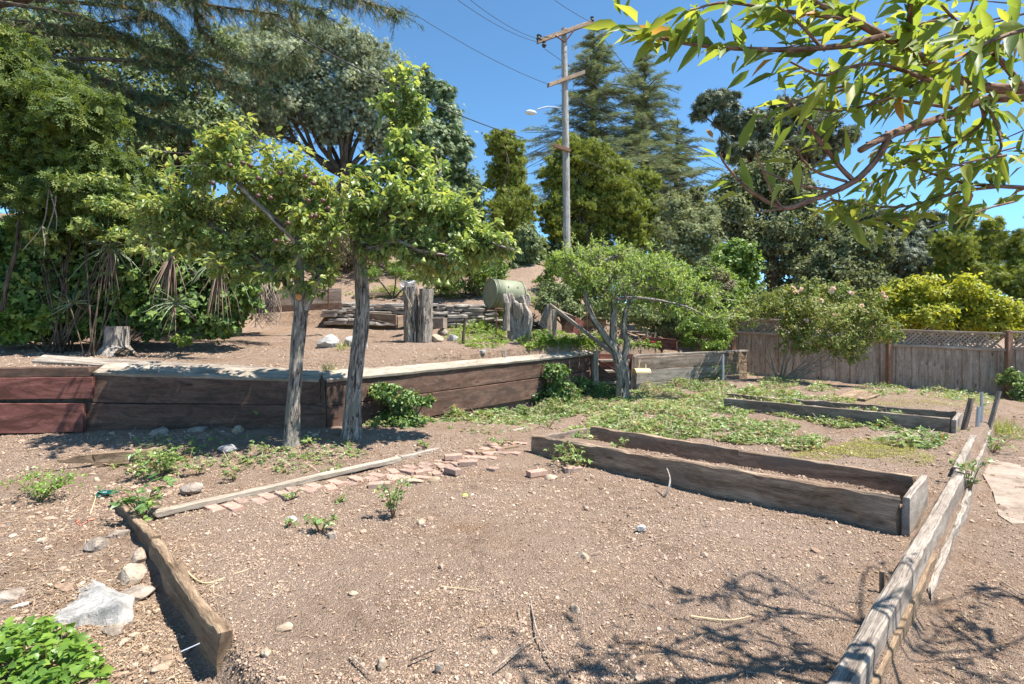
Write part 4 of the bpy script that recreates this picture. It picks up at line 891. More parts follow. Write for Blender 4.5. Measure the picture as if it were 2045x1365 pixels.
def tree(name, label, cat, D, bl, base, fork, r0, leaf, tmpl, L, W, n, bark_='barkd', group=None, dj=.6, fol=None, **kw):
    b = P(base[0], base[1], D); b[2] = min(b[2], float(H(b[0], D))) if base[2:] == () else b[2]
    t = thing(name, b, label, cat, group); bw = blobs_w(bl, D, dj); mb = MB(); limbs(mb, b - (0, 0, .1), P(fork[0], fork[1], D), bw, r0); mb.build('trunk', M[bark_], t)
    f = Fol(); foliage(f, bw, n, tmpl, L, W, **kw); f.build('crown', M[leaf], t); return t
def shrub(name, label, D, bl, leaf, tmpl, L, W, n, cat='shrub', group=None, stems=4, stemr=.02, dj=.5, bk='barkd', **kw):
    bw = blobs_w(bl, D, dj); c = sum(q[0] for q in bw)/len(bw); b = np.array((c[0], c[1], gz(c[0], c[1])))
    lo = min(q[0][2] - q[1][2] for q in bw); b[2] = min(b[2], lo) if b[2] < lo + 2 else lo
    t = thing(name, b, label, cat, group); mb = MB()
    for q, r in bw: mb.tube([b + rng.normal(size=3)*(.06, .06, 0), (b+q)/2 + rng.normal(size=3)*.06*r.max(), q], [stemr*1.3, stemr, stemr*.4], 6, smooth=3)
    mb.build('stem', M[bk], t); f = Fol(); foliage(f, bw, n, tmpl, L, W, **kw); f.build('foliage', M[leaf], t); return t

# ------------------------------------------------------------------ far trees
def cedar(label, px, D, top, bot, halfw, n_lev, seed, mat='cedar'):
    rg = np.random.default_rng(seed); b = P(px, bot, D); tp = P(px + 3, top, D); t = thing('cedar_tree', b, label, 'tree', None)
    mb = MB(); Hh = tp[2]-b[2]; mb.tube([b, (b+tp)/2, tp], [.45, .28, .04], 10); f = Fol(); W = halfw*D/F
    for k in range(n_lev):
        q = (k + rg.random()*.5)/n_lev; z = b[2] + Hh*(.03 + .96*q); ln = W*((1-q)**.72)*(.65 + .5*rg.random()) + .12
        nb = 7 if q < .8 else 5
        for j in range(nb):
            a = rg.random()*2*pi; l2 = ln*rg.uniform(.55, 1.5); d_ = np.array((cos(a), sin(a), 0)); base = np.array((b[0]+ (tp[0]-b[0])*q, D, z))
            pts = [base, base + d_*l2*.5 + (0, 0, l2*.12), base + d_*l2 + (0, 0, l2*rg.uniform(-.16, .06))]; mb.tube(pts, [.06, .04, .012], 4, cap=False)
            m = int(16 + l2*36); s_ = rg.random(m)**.75; pp = base + np.outer(s_*l2, d_) + np.stack([0*s_, 0*s_, l2*.14*np.sin(s_*pi*.8)], 1)
            side = np.array((-sin(a), cos(a), 0)); sg = rg.choice([-1, 1], m); fw = unit(np.outer(rg.random(m)*.9 + .25, d_) + np.outer(sg*rg.random(m), side) + np.stack([0*s_, 0*s_, rg.normal(size=m)*.16 - .12], 1))
            pp = pp + np.outer(sg*rg.random(m)*l2*.15*(1.05-s_), side) + rg.normal(size=(m, 3))*.05; f.add(SPRAY, pp, fw, unit(rg.normal(size=(m, 3))*.3 + (0, 0, 1)), rg.uniform(.28, .5, m)*D/45, rg.uniform(.4, .7, m)*D/45, np.clip(.45 + rg.normal(size=m)*.25, 0, 1))
    mb.build('trunk', M['barkd'], t); f.build('crown', M[mat], t)
cedar('tallest blue-green cedar right behind the utility pole', 1183, 44, 52, 430, 135, 34, 1)
cedar('second blue-green cedar right of the tallest one', 1285, 47, 100, 470, 120, 32, 2)
cedar('broad low cedar filling in right of the second cedar', 1350, 50, 235, 500, 110, 20, 3)

tree('cypress_tree', 'flat-topped dark cypress against the sky right of the cedars', 'tree', 50, [(1420,205,38,22),(1445,195,30,14),(1400,225,22,14),(1460,235,45,20),(1490,260,45,22),(1520,235,45,25),(1550,250,45,35),(1590,280,45,28),(1540,300,60,28),(1620,250,25,14),(1470,300,50,20),(1600,225,25,12)], (1500,480), (1500,330), .45, 'cyp', FAN5, .55, .8, 15000, nsub=16, sub=.42, fill=.05, dj=1)
tree('cypress_tree', 'second dark cypress behind the peach leaves', 'tree', 52, [(1560,225,45,25),(1600,215,35,20),(1640,240,40,22),(1660,290,40,25),(1590,320,50,20),(1690,270,25,14)], (1610,480), (1610,340), .45, 'cyp', FAN5, .55, .8, 9000, nsub=16, sub=.42, fill=.05, dj=1)
tree('eucalyptus_tree', 'tall grey-green eucalyptus behind the upright pear branch', 'tree', 30, [(850,170,20,40),(835,240,32,50),(888,190,20,42),(895,250,34,45),(860,300,50,50),(915,300,28,45),(910,350,45,45),(850,370,60,45),(930,400,45,50),(890,430,50,50),(940,460,50,50)], (880,520), (875,350), .3, 'euc', FAN5, .34, .7, 20000, droop=.9, nsub=26, sub=.4)
tree('olive_tree', 'large silvery olive tree at upper centre left with forked dark trunk', 'tree', 20, [(640,70,70,40),(560,120,80,55),(700,100,75,50),(760,140,60,60),(500,190,70,60),(620,170,90,65),(720,200,80,60),(790,190,38,60),(560,230,80,50),(480,110,60,45),(660,250,60,40),(760,270,55,40),(540,70,70,35),(800,250,30,40),(480,260,50,40)], (668,420), (690,352), .27, 'olive', FAN5, .15, .62, 95000, 'barkd', droop=-.2, nsub=60, sub=.3, fill=.04)
tree('oak_tree', 'dark small-leaved evergreen oak behind the plum tree at left', 'tree', 15, [(330,210,90,70),(420,240,70,60),(280,280,70,60),(370,310,80,60),(440,320,60,50),(300,370,60,40),(230,200,70,70),(470,290,40,40),(390,170,50,50),(200,110,80,60),(70,80,90,60),(-20,60,80,70),(120,40,90,50),(320,110,80,50),(430,90,50,40),(150,240,70,70)], (350,560), (350,330), .2, 'oak', RHOMB, .12, .7, 30000, nsub=40, sub=.34)
for k, (bl, lb, D_, n) in enumerate(((([(1005,290,42,32),(1015,350,52,48),(1020,420,60,55),(1000,480,45,45),(1040,500,50,40)]), 'golden-green rounded tree left of the utility pole', 28, 16000),
        (([(1170,310,60,38),(1145,300,40,30),(1120,350,45,45),(1215,370,60,55),(1240,420,52,60),(1170,420,80,60),(1110,430,40,60),(1160,480,90,40),(1260,470,35,50)]), 'broad golden-green rounded tree right behind the utility pole', 31, 34000),
        (([(1285,370,35,38),(1290,420,38,45),(1300,470,35,40)]), 'narrow golden-green tree right of the broad golden tree', 34, 10000))):
    px = bl[0][0]; tree('acacia_tree', lb, 'tree', D_, bl, (px, 560), (px, bl[-1][1]), .25, 'gold', FAN5, .19, .7, int(n*2.0), nsub=110, sub=.17, up=.9, droop=0, tv=.17, fill=.35)
tree('feathery_tree', 'feathery yellow-green tree behind the yellow shrub at right', 'tree', 24, [(1930,440,24,35),(1910,490,42,40),(1960,490,40,40),(1930,550,55,45),(1985,560,40,45),(1890,560,30,40),(1985,460,20,30)], (1930,700), (1930,560), .2, 'gold', FAN5, .24, .6, 17000, up=.7, droop=0, nsub=28, sub=.34, tb=.5)
tree('feathery_tree', 'yellow-green tree cut by the right edge of the photo', 'tree', 18, [(2040,500,40,50),(2060,570,60,60),(2030,630,40,40),(2100,480,60,60)], (2080,720), (2070,600), .2, 'gold', FAN5, .2, .6, 12000, up=.5, droop=0, nsub=28, sub=.34, tb=.35)
tree('pine_tree', 'dark pine mass under the peach leaves at right', 'tree', 36, [(1700,420,55,25),(1760,450,60,35),(1820,460,50,40),(1850,500,35,30),(1780,520,70,50),(1860,440,22,16),(1690,460,35,30),(1840,560,50,40)], (1780,640), (1780,480), .4, 'cyp', FAN5, .42, .8, 15000, nsub=22, sub=.4)
tree('oak_tree', 'tall grey-green oak right of the distant pole', 'tree', 30, [(1530,350,70,45),(1480,380,60,45),(1580,400,70,50),(1450,440,60,50),(1540,460,90,60),(1620,470,60,50),(1480,510,80,50),(1590,520,70,45),(1380,420,45,45)], (1540,640), (1540,480), .35, 'greyb', RHOMB, .2, .75, 42000, nsub=44, sub=.28, tb=.3)
tree('oak_tree', 'rounded grey-green oak above the rose shrub', 'tree', 24, [(1690,490,50,42),(1740,500,38,42),(1640,540,60,45),(1700,560,70,50),(1620,590,50,35),(1740,570,45,40),(1670,600,70,30)], (1690,680), (1690,560), .25, 'greyb', RHOMB, .16, .75, 30000, nsub=44, sub=.28, tb=.35)
shrub('grey_shrub', 'pale grey feathery shrub beside the narrow golden tree', 22, [(1345,420,38,40),(1350,470,50,45),(1400,470,40,45),(1380,510,55,35),(1410,430,30,35)], 'greyb', FAN5, .16, .6, 16000, nsub=30, tb=.6, stemr=.05)
tree('dark_tree', 'ivy-covered dark tree behind the green drum', 'tree', 19, [(1055,470,30,30),(1050,510,36,40),(1040,560,34,40),(1070,590,30,30)], (1050,640), (1050,540), .2, 'oak', IVY, .11, .9, 12000, nsub=20)
shrub('far_hedge', 'dark distant foliage low behind the acacias', 32, [(820,450,90,60),(960,500,90,50),(1080,520,90,40),(1250,520,110,40),(1420,560,110,40),(1560,590,120,40),(1760,610,100,40),(1880,620,110,40),(600,420,120,50),(700,420,80,50)], 'oak', RHOMB, .24, .75, 40000, nsub=40, cat='hedge', stemr=.1, tb=.35)

shrub('green_thicket', 'dense green thicket low behind the apple tree and fence', 19, [(1080,580,60,50),(1180,570,70,50),(1290,570,70,50),(1400,570,60,50),(1500,600,60,40),(1590,620,70,40),(1700,630,70,35),(1820,640,80,35),(1950,650,90,35),(2080,650,60,40),(1340,640,90,30),(1480,660,80,25),(1180,640,80,30)], 'oak', RHOMB, .12, .75, 44000, cat='thicket', nsub=44, stemr=.03, tb=.45)
shrub('hill_brush', 'dense green and brown brush covering the upper hill behind the pear trees', 18.5, [(560,420,70,60),(640,440,70,50),(720,430,60,50),(560,510,60,50),(640,520,60,30),(720,500,60,35),(800,460,70,50),(880,470,60,40),(950,500,50,40),(1010,540,40,40)], 'greyb', RHOMB, .10, .7, 24000, cat='brush', nsub=44, stemr=.02, tb=.35)
# middle-distance bushes
shrub('bush', 'bright green bush behind the apple tree left side', 15.5, [(1130,530,50,35),(1180,520,50,28),(1090,560,25,22),(1240,520,55,28),(1150,580,60,35),(1300,530,55,30)], 'bushg', OVATE, .075, .5, 15000, nsub=34, tb=.5)
shrub('bush', 'bright green bush right of the apple crown', 15, [(1340,540,60,32),(1400,560,60,35),(1300,590,60,35),(1370,600,60,35),(1440,560,45,30),(1460,600,50,32)], 'bushg', OVATE, .08, .5, 16000, nsub=34, tb=.5)
shrub('dried_shrub', 'brownish dried shrub in the green bush right of the apple tree', 14.6, [(1420,550,38,26),(1440,575,32,24),(1400,580,25,20)], 'brownb', RHOMB, .06, .7, 5000, nsub=24)
shrub('vine_shrub', 'vine-covered green shrub left of the distant pole', 18, [(1470,500,34,34),(1450,530,32,28),(1495,530,25,35),(1480,560,40,25)], 'bushg', IVY, .12, .8, 6500, nsub=26, tb=.4)
shrub('bush', 'leafy bush on the slope left of the green drum', 15, [(905,530,50,30),(950,530,45,35),(890,565,45,25),(960,570,40,25),(990,540,30,25)], 'bushg', OVATE, .07, .5, 11000, nsub=30, tb=.38)
shrub('bush', 'low dark bush at the foot of the slope behind the driftwood stump', 13.6, [(1110,590,40,30),(1130,620,40,25),(1090,610,25,20),(1200,615,50,25)], 'oak', RHOMB, .07, .7, 8000, nsub=26, tb=.5)
shrub('bush', 'shaded shrub filling the corner between apple tree and fence', 14.6, [(1270,630,60,30),(1340,640,60,30),(1400,640,50,28),(1440,620,40,22)], 'oak', OVATE, .07, .5, 9000, nsub=30, tb=.6)
shrub('brush', 'scrubby brown and green brush on the upper slope centre', 17, [(720,470,60,40),(780,500,60,35),(850,500,40,30),(640,480,60,40),(700,520,60,22)], 'brownb', RHOMB, .08, .6, 9000, nsub=26)
shrub('slope_shrub', 'small pale shrub on the slope beneath the pears', 14.8, [(790,535,30,20),(830,548,30,14),(745,545,20,18)], 'bushg', OVATE, .05, .5, 3500, nsub=20)
YB = [(1790,590,45,32),(1840,575,45,35),(1880,600,45,35),(1930,580,45,32),(1960,610,40,35),(1850,630,60,30),(1800,635,40,25),(1920,640,60,25),(2000,620,35,30),(2040,640,45,30),(1985,650,50,22)]
shrub('yellow_shrub', 'large yellow-leaved shrub over the right part of the fence', 15.5, YB, 'yellow', OVATE, .12, .55, 17000, nsub=34, tb=.55, stemr=.04)
# ------------------------------------------------------------------ rose shrub against the fence
t = thing('rose_shrub', P(1560, 770, 12.6), 'pink climbing rose with bare arching canes before the fence', 'rose'); mb = MB(); g0 = GP(1560, 758); D_ = 12.6
g0 = P(1560, 765, D_); RB = [(1480,630,40,26),(1770,660,36,28),(1600,690,50,20),(1700,705,40,18),(1560,600,60,35),(1640,620,70,45),(1700,640,60,45),(1600,650,60,35),(1680,590,60,30),(1740,620,40,40),(1520,610,40,28),(1660,680,60,30),(1720,680,35,25),(1620,575,50,25)]
bw = blobs_w(RB, D_ - .3, .5)
for c, r in bw:
    for _ in range(1): e_ = c + rng.normal(size=3)*r*.3; md = g0 + (e_-g0)*.5 + rng.normal(size=3)*.12 + (0,-.05,-.05); mb.tube([g0 + rng.normal(size=3)*.05, md, e_], [.02, .012, .005], 6, smooth=4)
for x, y in ((1650, 722), (1655, 704), (1620, 740), (1590, 690)): mb.tube([g0, P((1560+x)/2, (765+y)/2 - 12, D_-.3), P(x, y, D_-.6)], [.024, .016, .006], 6, smooth=4)
mb.build('canes', M['twig'], t); f = Fol(); foliage(f, bw, 21000, OVATE, .062, .55, nsub=34, fill=.05, tb=.45); f.build('foliage', M['rose'], t)
for x, y in ((1590,583),(1600,577),(1583,575),(1660,582),(1664,576),(1700,585),(1767,592),(1762,586),(1610,640),(1668,628),(1640,600),(1720,610)):
    f = Fol(); c = P(x, y, D_ - .7); k = 16; f.add(RHOMB, np.tile(c, (k, 1)), rdir(k) + (0, -.5, .3), rdir(k), .07, .06, rng.random(k)); f.build('flower', M['pink'], t)

# ------------------------------------------------------------------ fruit trees built branch by branch
def twigs(mb, f, limbpts, bw, ntw, leafn, tmpl, L, W, tb=.5, tv=.22, droop=.35, twr=.006, rose=0, leaf_from=.25, tfun=None):
    """leafy twigs filling each blob; every twig starts on the nearest limb point"""
    lp = np.array(limbpts); P_, Fw, N_, T_ = [], [], [], []
    area = np.array([r[0]*r[2] for c, r in bw]); area = area/area.sum()
    for (c, r), wt in zip(bw, area):
        for _ in range(max(4, int(ntw*wt))):
            tip = c + rdir(1)[0]*r*random.uniform(.4, 1.38); k = np.argmin(np.linalg.norm(lp - (c*.6 + tip*.4), axis=1)); s = lp[k]
            if random.random() < .13: tip = c + unit(rdir(1)[0] + (0, 0, .7))*r*random.uniform(1.4, 2.0)
            dst = np.linalg.norm(tip-s); st = s + (tip-s)*(1 - random.uniform(.3, .6)/dst) if dst > .6 else s
            cc = st if st is s else st
            md = (cc+tip)/2 + rng.normal(size=3)*.05; l = np.linalg.norm(tip-cc)
            mb.tube([cc, md, tip], [twr, twr*.7, twr*.3], 4, smooth=2, cap=False)
            m = max(4, int(leafn*rng.uniform(.6, 1.3))); q = leaf_from + (1-leaf_from)*np.sort(rng.random(m))**.8
            b = np.outer((1-q)**2, cc) + np.outer(2*q*(1-q), md*2 - (cc+tip)/2) + np.outer(q*q, tip)
            dr = unit(tip - cc); rd = rdir(m); out = unit(rd + dr*.55 + (0, 0, .15)); fw = unit(out + (0, 0, -droop))
            nr = unit(np.cross(np.cross(fw, (0, 0, 1.)), fw) + rng.normal(size=(m, 3))*.35); st_ = rng.normal()*.1
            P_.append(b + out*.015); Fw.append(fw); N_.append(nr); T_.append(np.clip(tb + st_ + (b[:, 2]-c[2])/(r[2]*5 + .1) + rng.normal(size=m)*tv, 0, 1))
    P_, Fw, N_, T_ = (np.concatenate(a) for a in (P_, Fw, N_, T_)); m = len(P_); Ls = L*rng.uniform(.6, 1.25, m)
    f.add(tmpl, P_, Fw, N_, Ls, Ls*W*rng.uniform(.8, 1.15, m), T_)
def limb(mb, pts, rad, n=10, sm_=5, **kw): mb.tube([P(*p) for p in pts], rad, n, smooth=sm_, rough=.17, ridges=.10, **kw); return list(cr(np.array([P(*p) for p in pts]), np.ones(len(pts)), 4)[0])
def fruit(name, c, r, mat, parent, pear=False):
    mb = MB(); prof = [(0, .01), (.12, .55), (.4, .95), (.75, 1), (1.15, .72), (1.6, .38), (1.9, .3), (2.05, .02)] if pear else [(0, .05), (.15, .6), (.6, .98), (1.1, 1), (1.6, .72), (1.85, .3), (1.8, .02)]
    V_, F_ = disc_profile(np.array(c) - (0, 0, r), np.array((0.08, 0, 1.)), [(s_*r, q*r) for s_, q in prof], 14); mb.add(V_, [q for q in F_]); return mb.build(name, M[mat], parent, smooth=True)

# first tree (plum-like fruit), left
D1 = 6.2
t = thing('fruit_tree', P(582, 893, D1), 'left of the two fruit trees, with dark fruit and forked trunk', 'tree'); mb = MB(); lp = []
lp += limb(mb, [(580,905,D1),(583,880,D1),(586,800,D1),(592,720,D1),(598,650,D1),(602,600,D1)], [.17,.092,.07,.066,.074,.085], 30, 8, seed=4)[-3:]
lp += limb(mb, [(598,610,D1),(578,570,D1+.05),(555,548,D1+.1),(520,520,D1+.15),(470,480,D1+.2),(400,440,D1+.2),(340,420,D1+.1)], [.06,.045,.038,.032,.025,.018,.008], 14)
lp += limb(mb, [(600,612,D1),(598,560,D1),(594,500,D1-.1),(585,430,D1-.1),(560,360,D1),(545,320,D1)], [.075,.055,.04,.03,.02,.01], 14)
lp += limb(mb, [(604,615,D1),(625,570,D1),(640,545,D1+.05),(636,500,D1+.1),(650,440,D1+.1),(640,380,D1+.1)], [.08,.065,.055,.04,.025,.01], 14)
lp += limb(mb, [(590,480,D1-.1),(540,430,D1-.2),(480,370,D1-.2),(450,300,D1-.1),(440,250,D1)], [.04,.03,.025,.015,.008], 8)
lp += limb(mb, [(560,550,D1+.1),(500,530,D1+.1),(430,500,D1+.1),(380,485,D1+.1)], [.035,.025,.015,.006], 8)
mb2 = MB(); f = Fol()
B1 = [(440,265,45,40),(500,330,60,45),(400,335,50,45),(560,340,55,42),(610,370,50,45),(345,410,65,38),(430,410,70,45),(510,420,75,50),(590,430,70,50),(640,450,55,50),(310,450,45,26),(380,485,70,30),(330,480,45,20),(460,505,65,30),(430,530,45,16),(540,500,60,40),(520,540,40,18),(620,515,60,40),(290,430,35,18),(660,400,45,45),(590,560,36,22),(640,555,30,26),(480,545,34,18),(350,512,30,18),(280,480,26,16)]
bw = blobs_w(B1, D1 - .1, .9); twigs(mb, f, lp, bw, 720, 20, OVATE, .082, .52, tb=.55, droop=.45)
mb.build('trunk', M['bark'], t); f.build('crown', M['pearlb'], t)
for k, (x, y) in enumerate(((460,330),(485,325),(515,355),(500,330),(560,345),(610,352),(625,365),(630,430),(622,432),(580,300),(615,400),(655,415),(645,400),(425,365),(540,395),(575,445),(515,390),(550,480))):
    fruit('fruit', P(x, y, D1 - .62), .026, 'plum', t)
mb = MB(); c = P(596, 592, D1-.12); mb.rock(c, (.07, .05, .09), 0, 2, 2, .3); mb.build('pruning_scar', M['orange'], t)

# second tree (pear), right
D2 = 6.6
t = thing('pear_tree', P(702, 880, D2), 'right of the two fruit trees, with green pears and a tall upright branch', 'tree'); mb = MB(); lp = []
lp += limb(mb, [(700,895,D2),(704,860,D2),(708,780,D2),(716,700,D2),(724,620,D2),(722,560,D2),(716,510,D2)], [.22,.12,.092,.082,.086,.08,.075], 32, 8, seed=9)[-4:]
lp += limb(mb, [(716,520,D2),(735,470,D2-.1),(765,435,D2-.1),(800,410,D2-.15),(860,400,D2-.2),(900,430,D2-.2),(950,470,D2-.2)], [.085,.07,.06,.045,.035,.022,.01], 16)
lp += limb(mb, [(770,432,D2-.1),(790,380,D2-.1),(805,310,D2),(808,240,D2),(808,180,D2),(812,140,D2)], [.06,.045,.035,.028,.02,.008], 10)
lp += limb(mb, [(716,515,D2),(725,500,D2-.2),(755,495,D2-.3),(790,480,D2-.4),(840,500,D2-.5),(900,510,D2-.5)], [.06,.05,.04,.03,.02,.01], 12)
lp += limb(mb, [(716,512,D2),(705,470,D2),(700,420,D2+.1),(720,360,D2+.1)], [.055,.04,.03,.01], 10)
lp += limb(mb, [(860,400,D2-.2),(880,350,D2-.1),(870,310,D2)], [.025,.018,.006], 8); lp += limb(mb, [(950,470,D2-.2),(1000,490,D2-.3),(1035,500,D2-.3)], [.014,.01,.004], 6)
lp += limb(mb, [(806,250,D2),(775,225,D2),(755,210,D2)], [.018,.012,.004], 6); f = Fol()
B2 = [(812,145,17,20),(808,180,20,24),(765,212,28,18),(838,215,24,24),(806,245,28,28),(800,290,30,30),(765,335,42,30),(820,335,50,32),(735,375,32,32),(780,385,60,38),(850,370,42,34),(880,415,50,34),(830,440,55,36),(760,430,50,35),(730,430,28,32),(925,450,48,30),(975,475,38,24),(1015,492,24,18),(890,480,55,34),(840,500,50,28),(950,510,42,22),(885,535,30,24),(790,470,40,22),(725,470,28,24),(760,500,34,26),(860,550,26,18),(1000,520,20,14),(930,545,20,14)]
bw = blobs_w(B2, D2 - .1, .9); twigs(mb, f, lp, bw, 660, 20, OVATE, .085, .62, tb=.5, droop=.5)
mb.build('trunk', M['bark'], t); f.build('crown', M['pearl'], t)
for x, y in ((770,402),(808,403),(825,400),(820,402),(828,487),(875,562),(893,566),(905,495),(845,520),(760,395),(865,500),(915,470)): fruit('pear', P(x, y, D2 - .62), .038, 'pear', t, True)

# apple tree before the steps
D3 = 10.5
t = thing('apple_tree', P(1243, 785, D3), 'small forked apple tree with grey trunk growing before the steps', 'tree'); mb = MB(); lp = []
limb(mb, [(1241,800,D3),(1243,780,D3),(1244,750,D3),(1240,725,D3)], [.17,.135,.125,.125], 26, 7, seed=12)
lp += limb(mb, [(1240,735,D3),(1228,700,D3),(1205,665,D3),(1185,635,D3),(1172,600,D3),(1166,565,D3),(1150,540,D3),(1125,515,D3)], [.10,.085,.07,.055,.045,.04,.025,.012], 14)
lp += limb(mb, [(1235,715,D3),(1224,680,D3),(1226,640,D3),(1227,596,D3)], [.09,.075,.07,.065], 14)
lp += limb(mb, [(1243,730,D3),(1252,690,D3),(1247,655,D3),(1252,615,D3+.1),(1275,570,D3+.1),(1310,550,D3)], [.09,.065,.055,.045,.03,.012], 12)
lp += limb(mb, [(1228,600,D3),(1260,594,D3-.2),(1310,598,D3-.3),(1370,612,D3-.3),(1420,635,D3-.3)], [.035,.03,.025,.018,.006], 8)
lp += limb(mb, [(1168,570,D3),(1190,530,D3),(1230,510,D3)], [.03,.02,.008], 7); lp += limb(mb, [(1275,570,D3+.1),(1340,580,D3+.2),(1400,590,D3+.2)], [.03,.02,.008], 7)
f = Fol(); bw = blobs_w([(1130,520,30,22),(1165,505,38,22),(1215,515,45,26),(1265,520,40,24),(1310,540,45,28),(1355,565,42,26),(1240,555,50,24),(1180,560,35,28),(1300,590,50,24),(1370,610,45,20),(1415,630,28,18),(1140,560,28,24),(1420,600,30,22),(1220,600,35,18),(1440,640,34,18),(1390,575,36,24),(1350,625,40,18),(1300,625,36,14)], D3, 1.0)
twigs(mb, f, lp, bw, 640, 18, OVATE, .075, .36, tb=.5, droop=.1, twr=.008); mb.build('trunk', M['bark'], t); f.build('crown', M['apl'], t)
mb = MB(); mb.tube([P(1227, 597, D3), P(1227, 594.5, D3)], .07, 12); mb.build('cut_top', M['rotwood'], t)

# ------------------------------------------------------------------ peach tree, trunk outside the frame at right
t = thing('peach_tree', (3.1, 1.7, -.24), 'peach tree branches with long leaves hanging in from the upper right', 'tree'); mb = MB(); f = Fol()
def bP(px, py, D): return P(px, py, D)
TK = [np.array(q) for q in ((3.1,1.7,-.3),(3.05,1.72,.4),(2.95,1.75,1.1),(2.8,1.8,1.65))]
mb.tube(TK, [.12,.09,.085,.08], 18, rough=.1, smooth=6)
root = TK[-1]
PB = [([root, bP(2330,150,1.85), bP(2045,176,1.75), bP(1947,169,1.72), bP(1873,136,1.68), bP(1815,97,1.64), bP(1750,64,1.6), bP(1675,26,1.58), bP(1622,0,1.55), bP(1540,-60,1.5)], [.05,.032,.021,.019,.018,.016,.015,.013,.011,.006]),
 ([root, bP(2350,170,2.0), bP(2045,193,1.9), bP(1969,198,1.86), bP(1886,233,1.8), bP(1789,264,1.75), bP(1719,299,1.7)], [.05,.036,.022,.019,.017,.016,.014]),
 ([bP(1800,262,1.76), bP(1776,273,1.74), bP(1758,308,1.72), bP(1719,352,1.7), bP(1675,378,1.7), bP(1618,400,1.68), bP(1565,415,1.67), bP(1508,387,1.66), bP(1481,365,1.65), bP(1446,325,1.64), bP(1437,303,1.63)], [.016,.015,.014,.013,.012,.010,.009,.007,.006,.004,.003]),
 ([bP(1700,356,1.7), bP(1675,330,1.68), bP(1622,259,1.66), bP(1569,193,1.62)], [.010,.009,.008,.005]),
 ([bP(1690,362,1.7), bP(1640,347,1.64), bP(1609,325,1.6), bP(1587,290,1.58)], [.006,.005,.004,.003]),
 ([bP(1666,380,1.7), bP(1596,369,1.64), bP(1525,341,1.6)], [.006,.005,.003]),
 ([bP(1560,413,1.67), bP(1543,387,1.65), bP(1525,343,1.63), bP(1508,299,1.6)], [.006,.005,.004,.0025]),
 ([bP(1762,72,1.6), bP(1706,88,1.58), bP(1640,95,1.55), bP(1552,99,1.52), bP(1446,95,1.5), bP(1354,84,1.48), bP(1288,66,1.46), bP(1235,52,1.45)], [.013,.012,.010,.009,.008,.006,.004,.002]),
 ([bP(1820,100,1.64), bP(1815,80,1.6), bP(1820,0,1.5), bP(1815,-80,1.45)], [.014,.012,.009,.005]),
 ([bP(1565,415,1.67), bP(1540,420,1.66), bP(1508,424,1.65)], [.005,.004,.002]),
 ([bP(1903,176,1.7), bP(1851,158,1.62), bP(1763,128,1.55), bP(1690,135,1.5), bP(1640,150,1.48), bP(1578,123,1.46)], [.01,.009,.007,.006,.005,.003]),
 ([root, bP(2300,390,2.1), bP(2045,374,2.0), bP(1925,365,1.95), bP(1837,338,1.9)], [.03,.02,.010,.007,.004]),
 ([bP(2000,372,2.0), bP(1921,382,1.96), bP(1859,400,1.92), bP(1793,413,1.9), bP(1700,405,1.86), bP(1657,396,1.85)], [.008,.007,.006,.005,.004,.003]),
 ([bP(1956,200,1.85), bP(1960,246,1.9), bP(1880,300,1.9), bP(1800,330,1.88), bP(1740,370,1.86)], [.009,.008,.006,.005,.003]),
 ([bP(2045,176,1.75), bP(1980,100,1.6), bP(1920,50,1.5), bP(1880,10,1.45)], [.012,.009,.006,.004]),
 ([bP(2120,60,1.5), bP(2045,60,1.42), bP(1960,90,1.35), bP(1900,130,1.32)], [.009,.007,.005,.003]),
 ([bP(1969,198,1.86), bP(2000,290,1.8), bP(1960,330,1.75)], [.007,.005,.003]), ([bP(1700,40,1.58), bP(1560,20,1.5), bP(1450,5,1.45), bP(1380,20,1.42)], [.008,.006,.005,.003]),
 ([bP(1640,95,1.55), bP(1600,50,1.5), bP(1550,10,1.46)], [.006,.005,.003]), ([bP(1850,158,1.62), bP(1760,200,1.62), bP(1680,220,1.6), bP(1610,215,1.6)], [.007,.006,.004,.003]),
 ([bP(1900,215,1.8), bP(1800,200,1.78), bP(1700,180,1.74), bP(1640,190,1.7)], [.007,.006,.004,.003]), ([bP(1660,395,1.85), bP(1700,440,1.9), bP(1760,440,1.9), bP(1830,430,1.95)], [.004,.004,.003,.002])]
LN = []
def leafline(pts, n, q0, q1, L=.105):
    n = int(n*.6)
    pp, _ = cr(np.array(pts), np.ones(len(pts)), 8); i = (q0 + (q1-q0)*rng.random(n))*(len(pp)-1); a = i.astype(int); fr = (i-a)[:, None]; a2 = np.minimum(a+1, len(pp)-1)
    b = pp[a]*(1-fr) + pp[a2]*fr; dr = unit(pp[a2]-pp[a] + 1e-6); rd = rdir(n); off = unit(rd + dr*.6)
    # leaves sit on short spurs around the branch
    sp = rng.random(n)[:, None]**2*.075; fw = unit(off + dr*.45 + (-.05, 0, -.2)); nr = unit(np.cross(np.cross(fw, (0, 0, 1.)), fw) + rng.normal(size=(n, 3))*.45)
    Ls = .88*L*rng.uniform(.45, 1.3, n); tt = np.clip(.34 + rng.normal(size=n)*.17, 0, .64); tt[rng.random(n) < .022] = .9
    f.add(LANCE, b + off*sp, fw, nr, Ls, Ls*rng.uniform(.25, .34, n), tt)
dens = [(150,.3,1),(46,.25,.7),(18,.7,1),(26,.3,1),(8,.5,1),(3,.6,1),(3,.1,.4),(130,.05,1),(60,.1,1),(0,0,1),(80,.05,1),(90,.2,1),(95,.0,1),(105,.1,1),(75,.1,1),(70,0,1),(50,0,1),(75,0,1),(40,0,1),(65,0,1),(60,0,1),(70,0,1)]
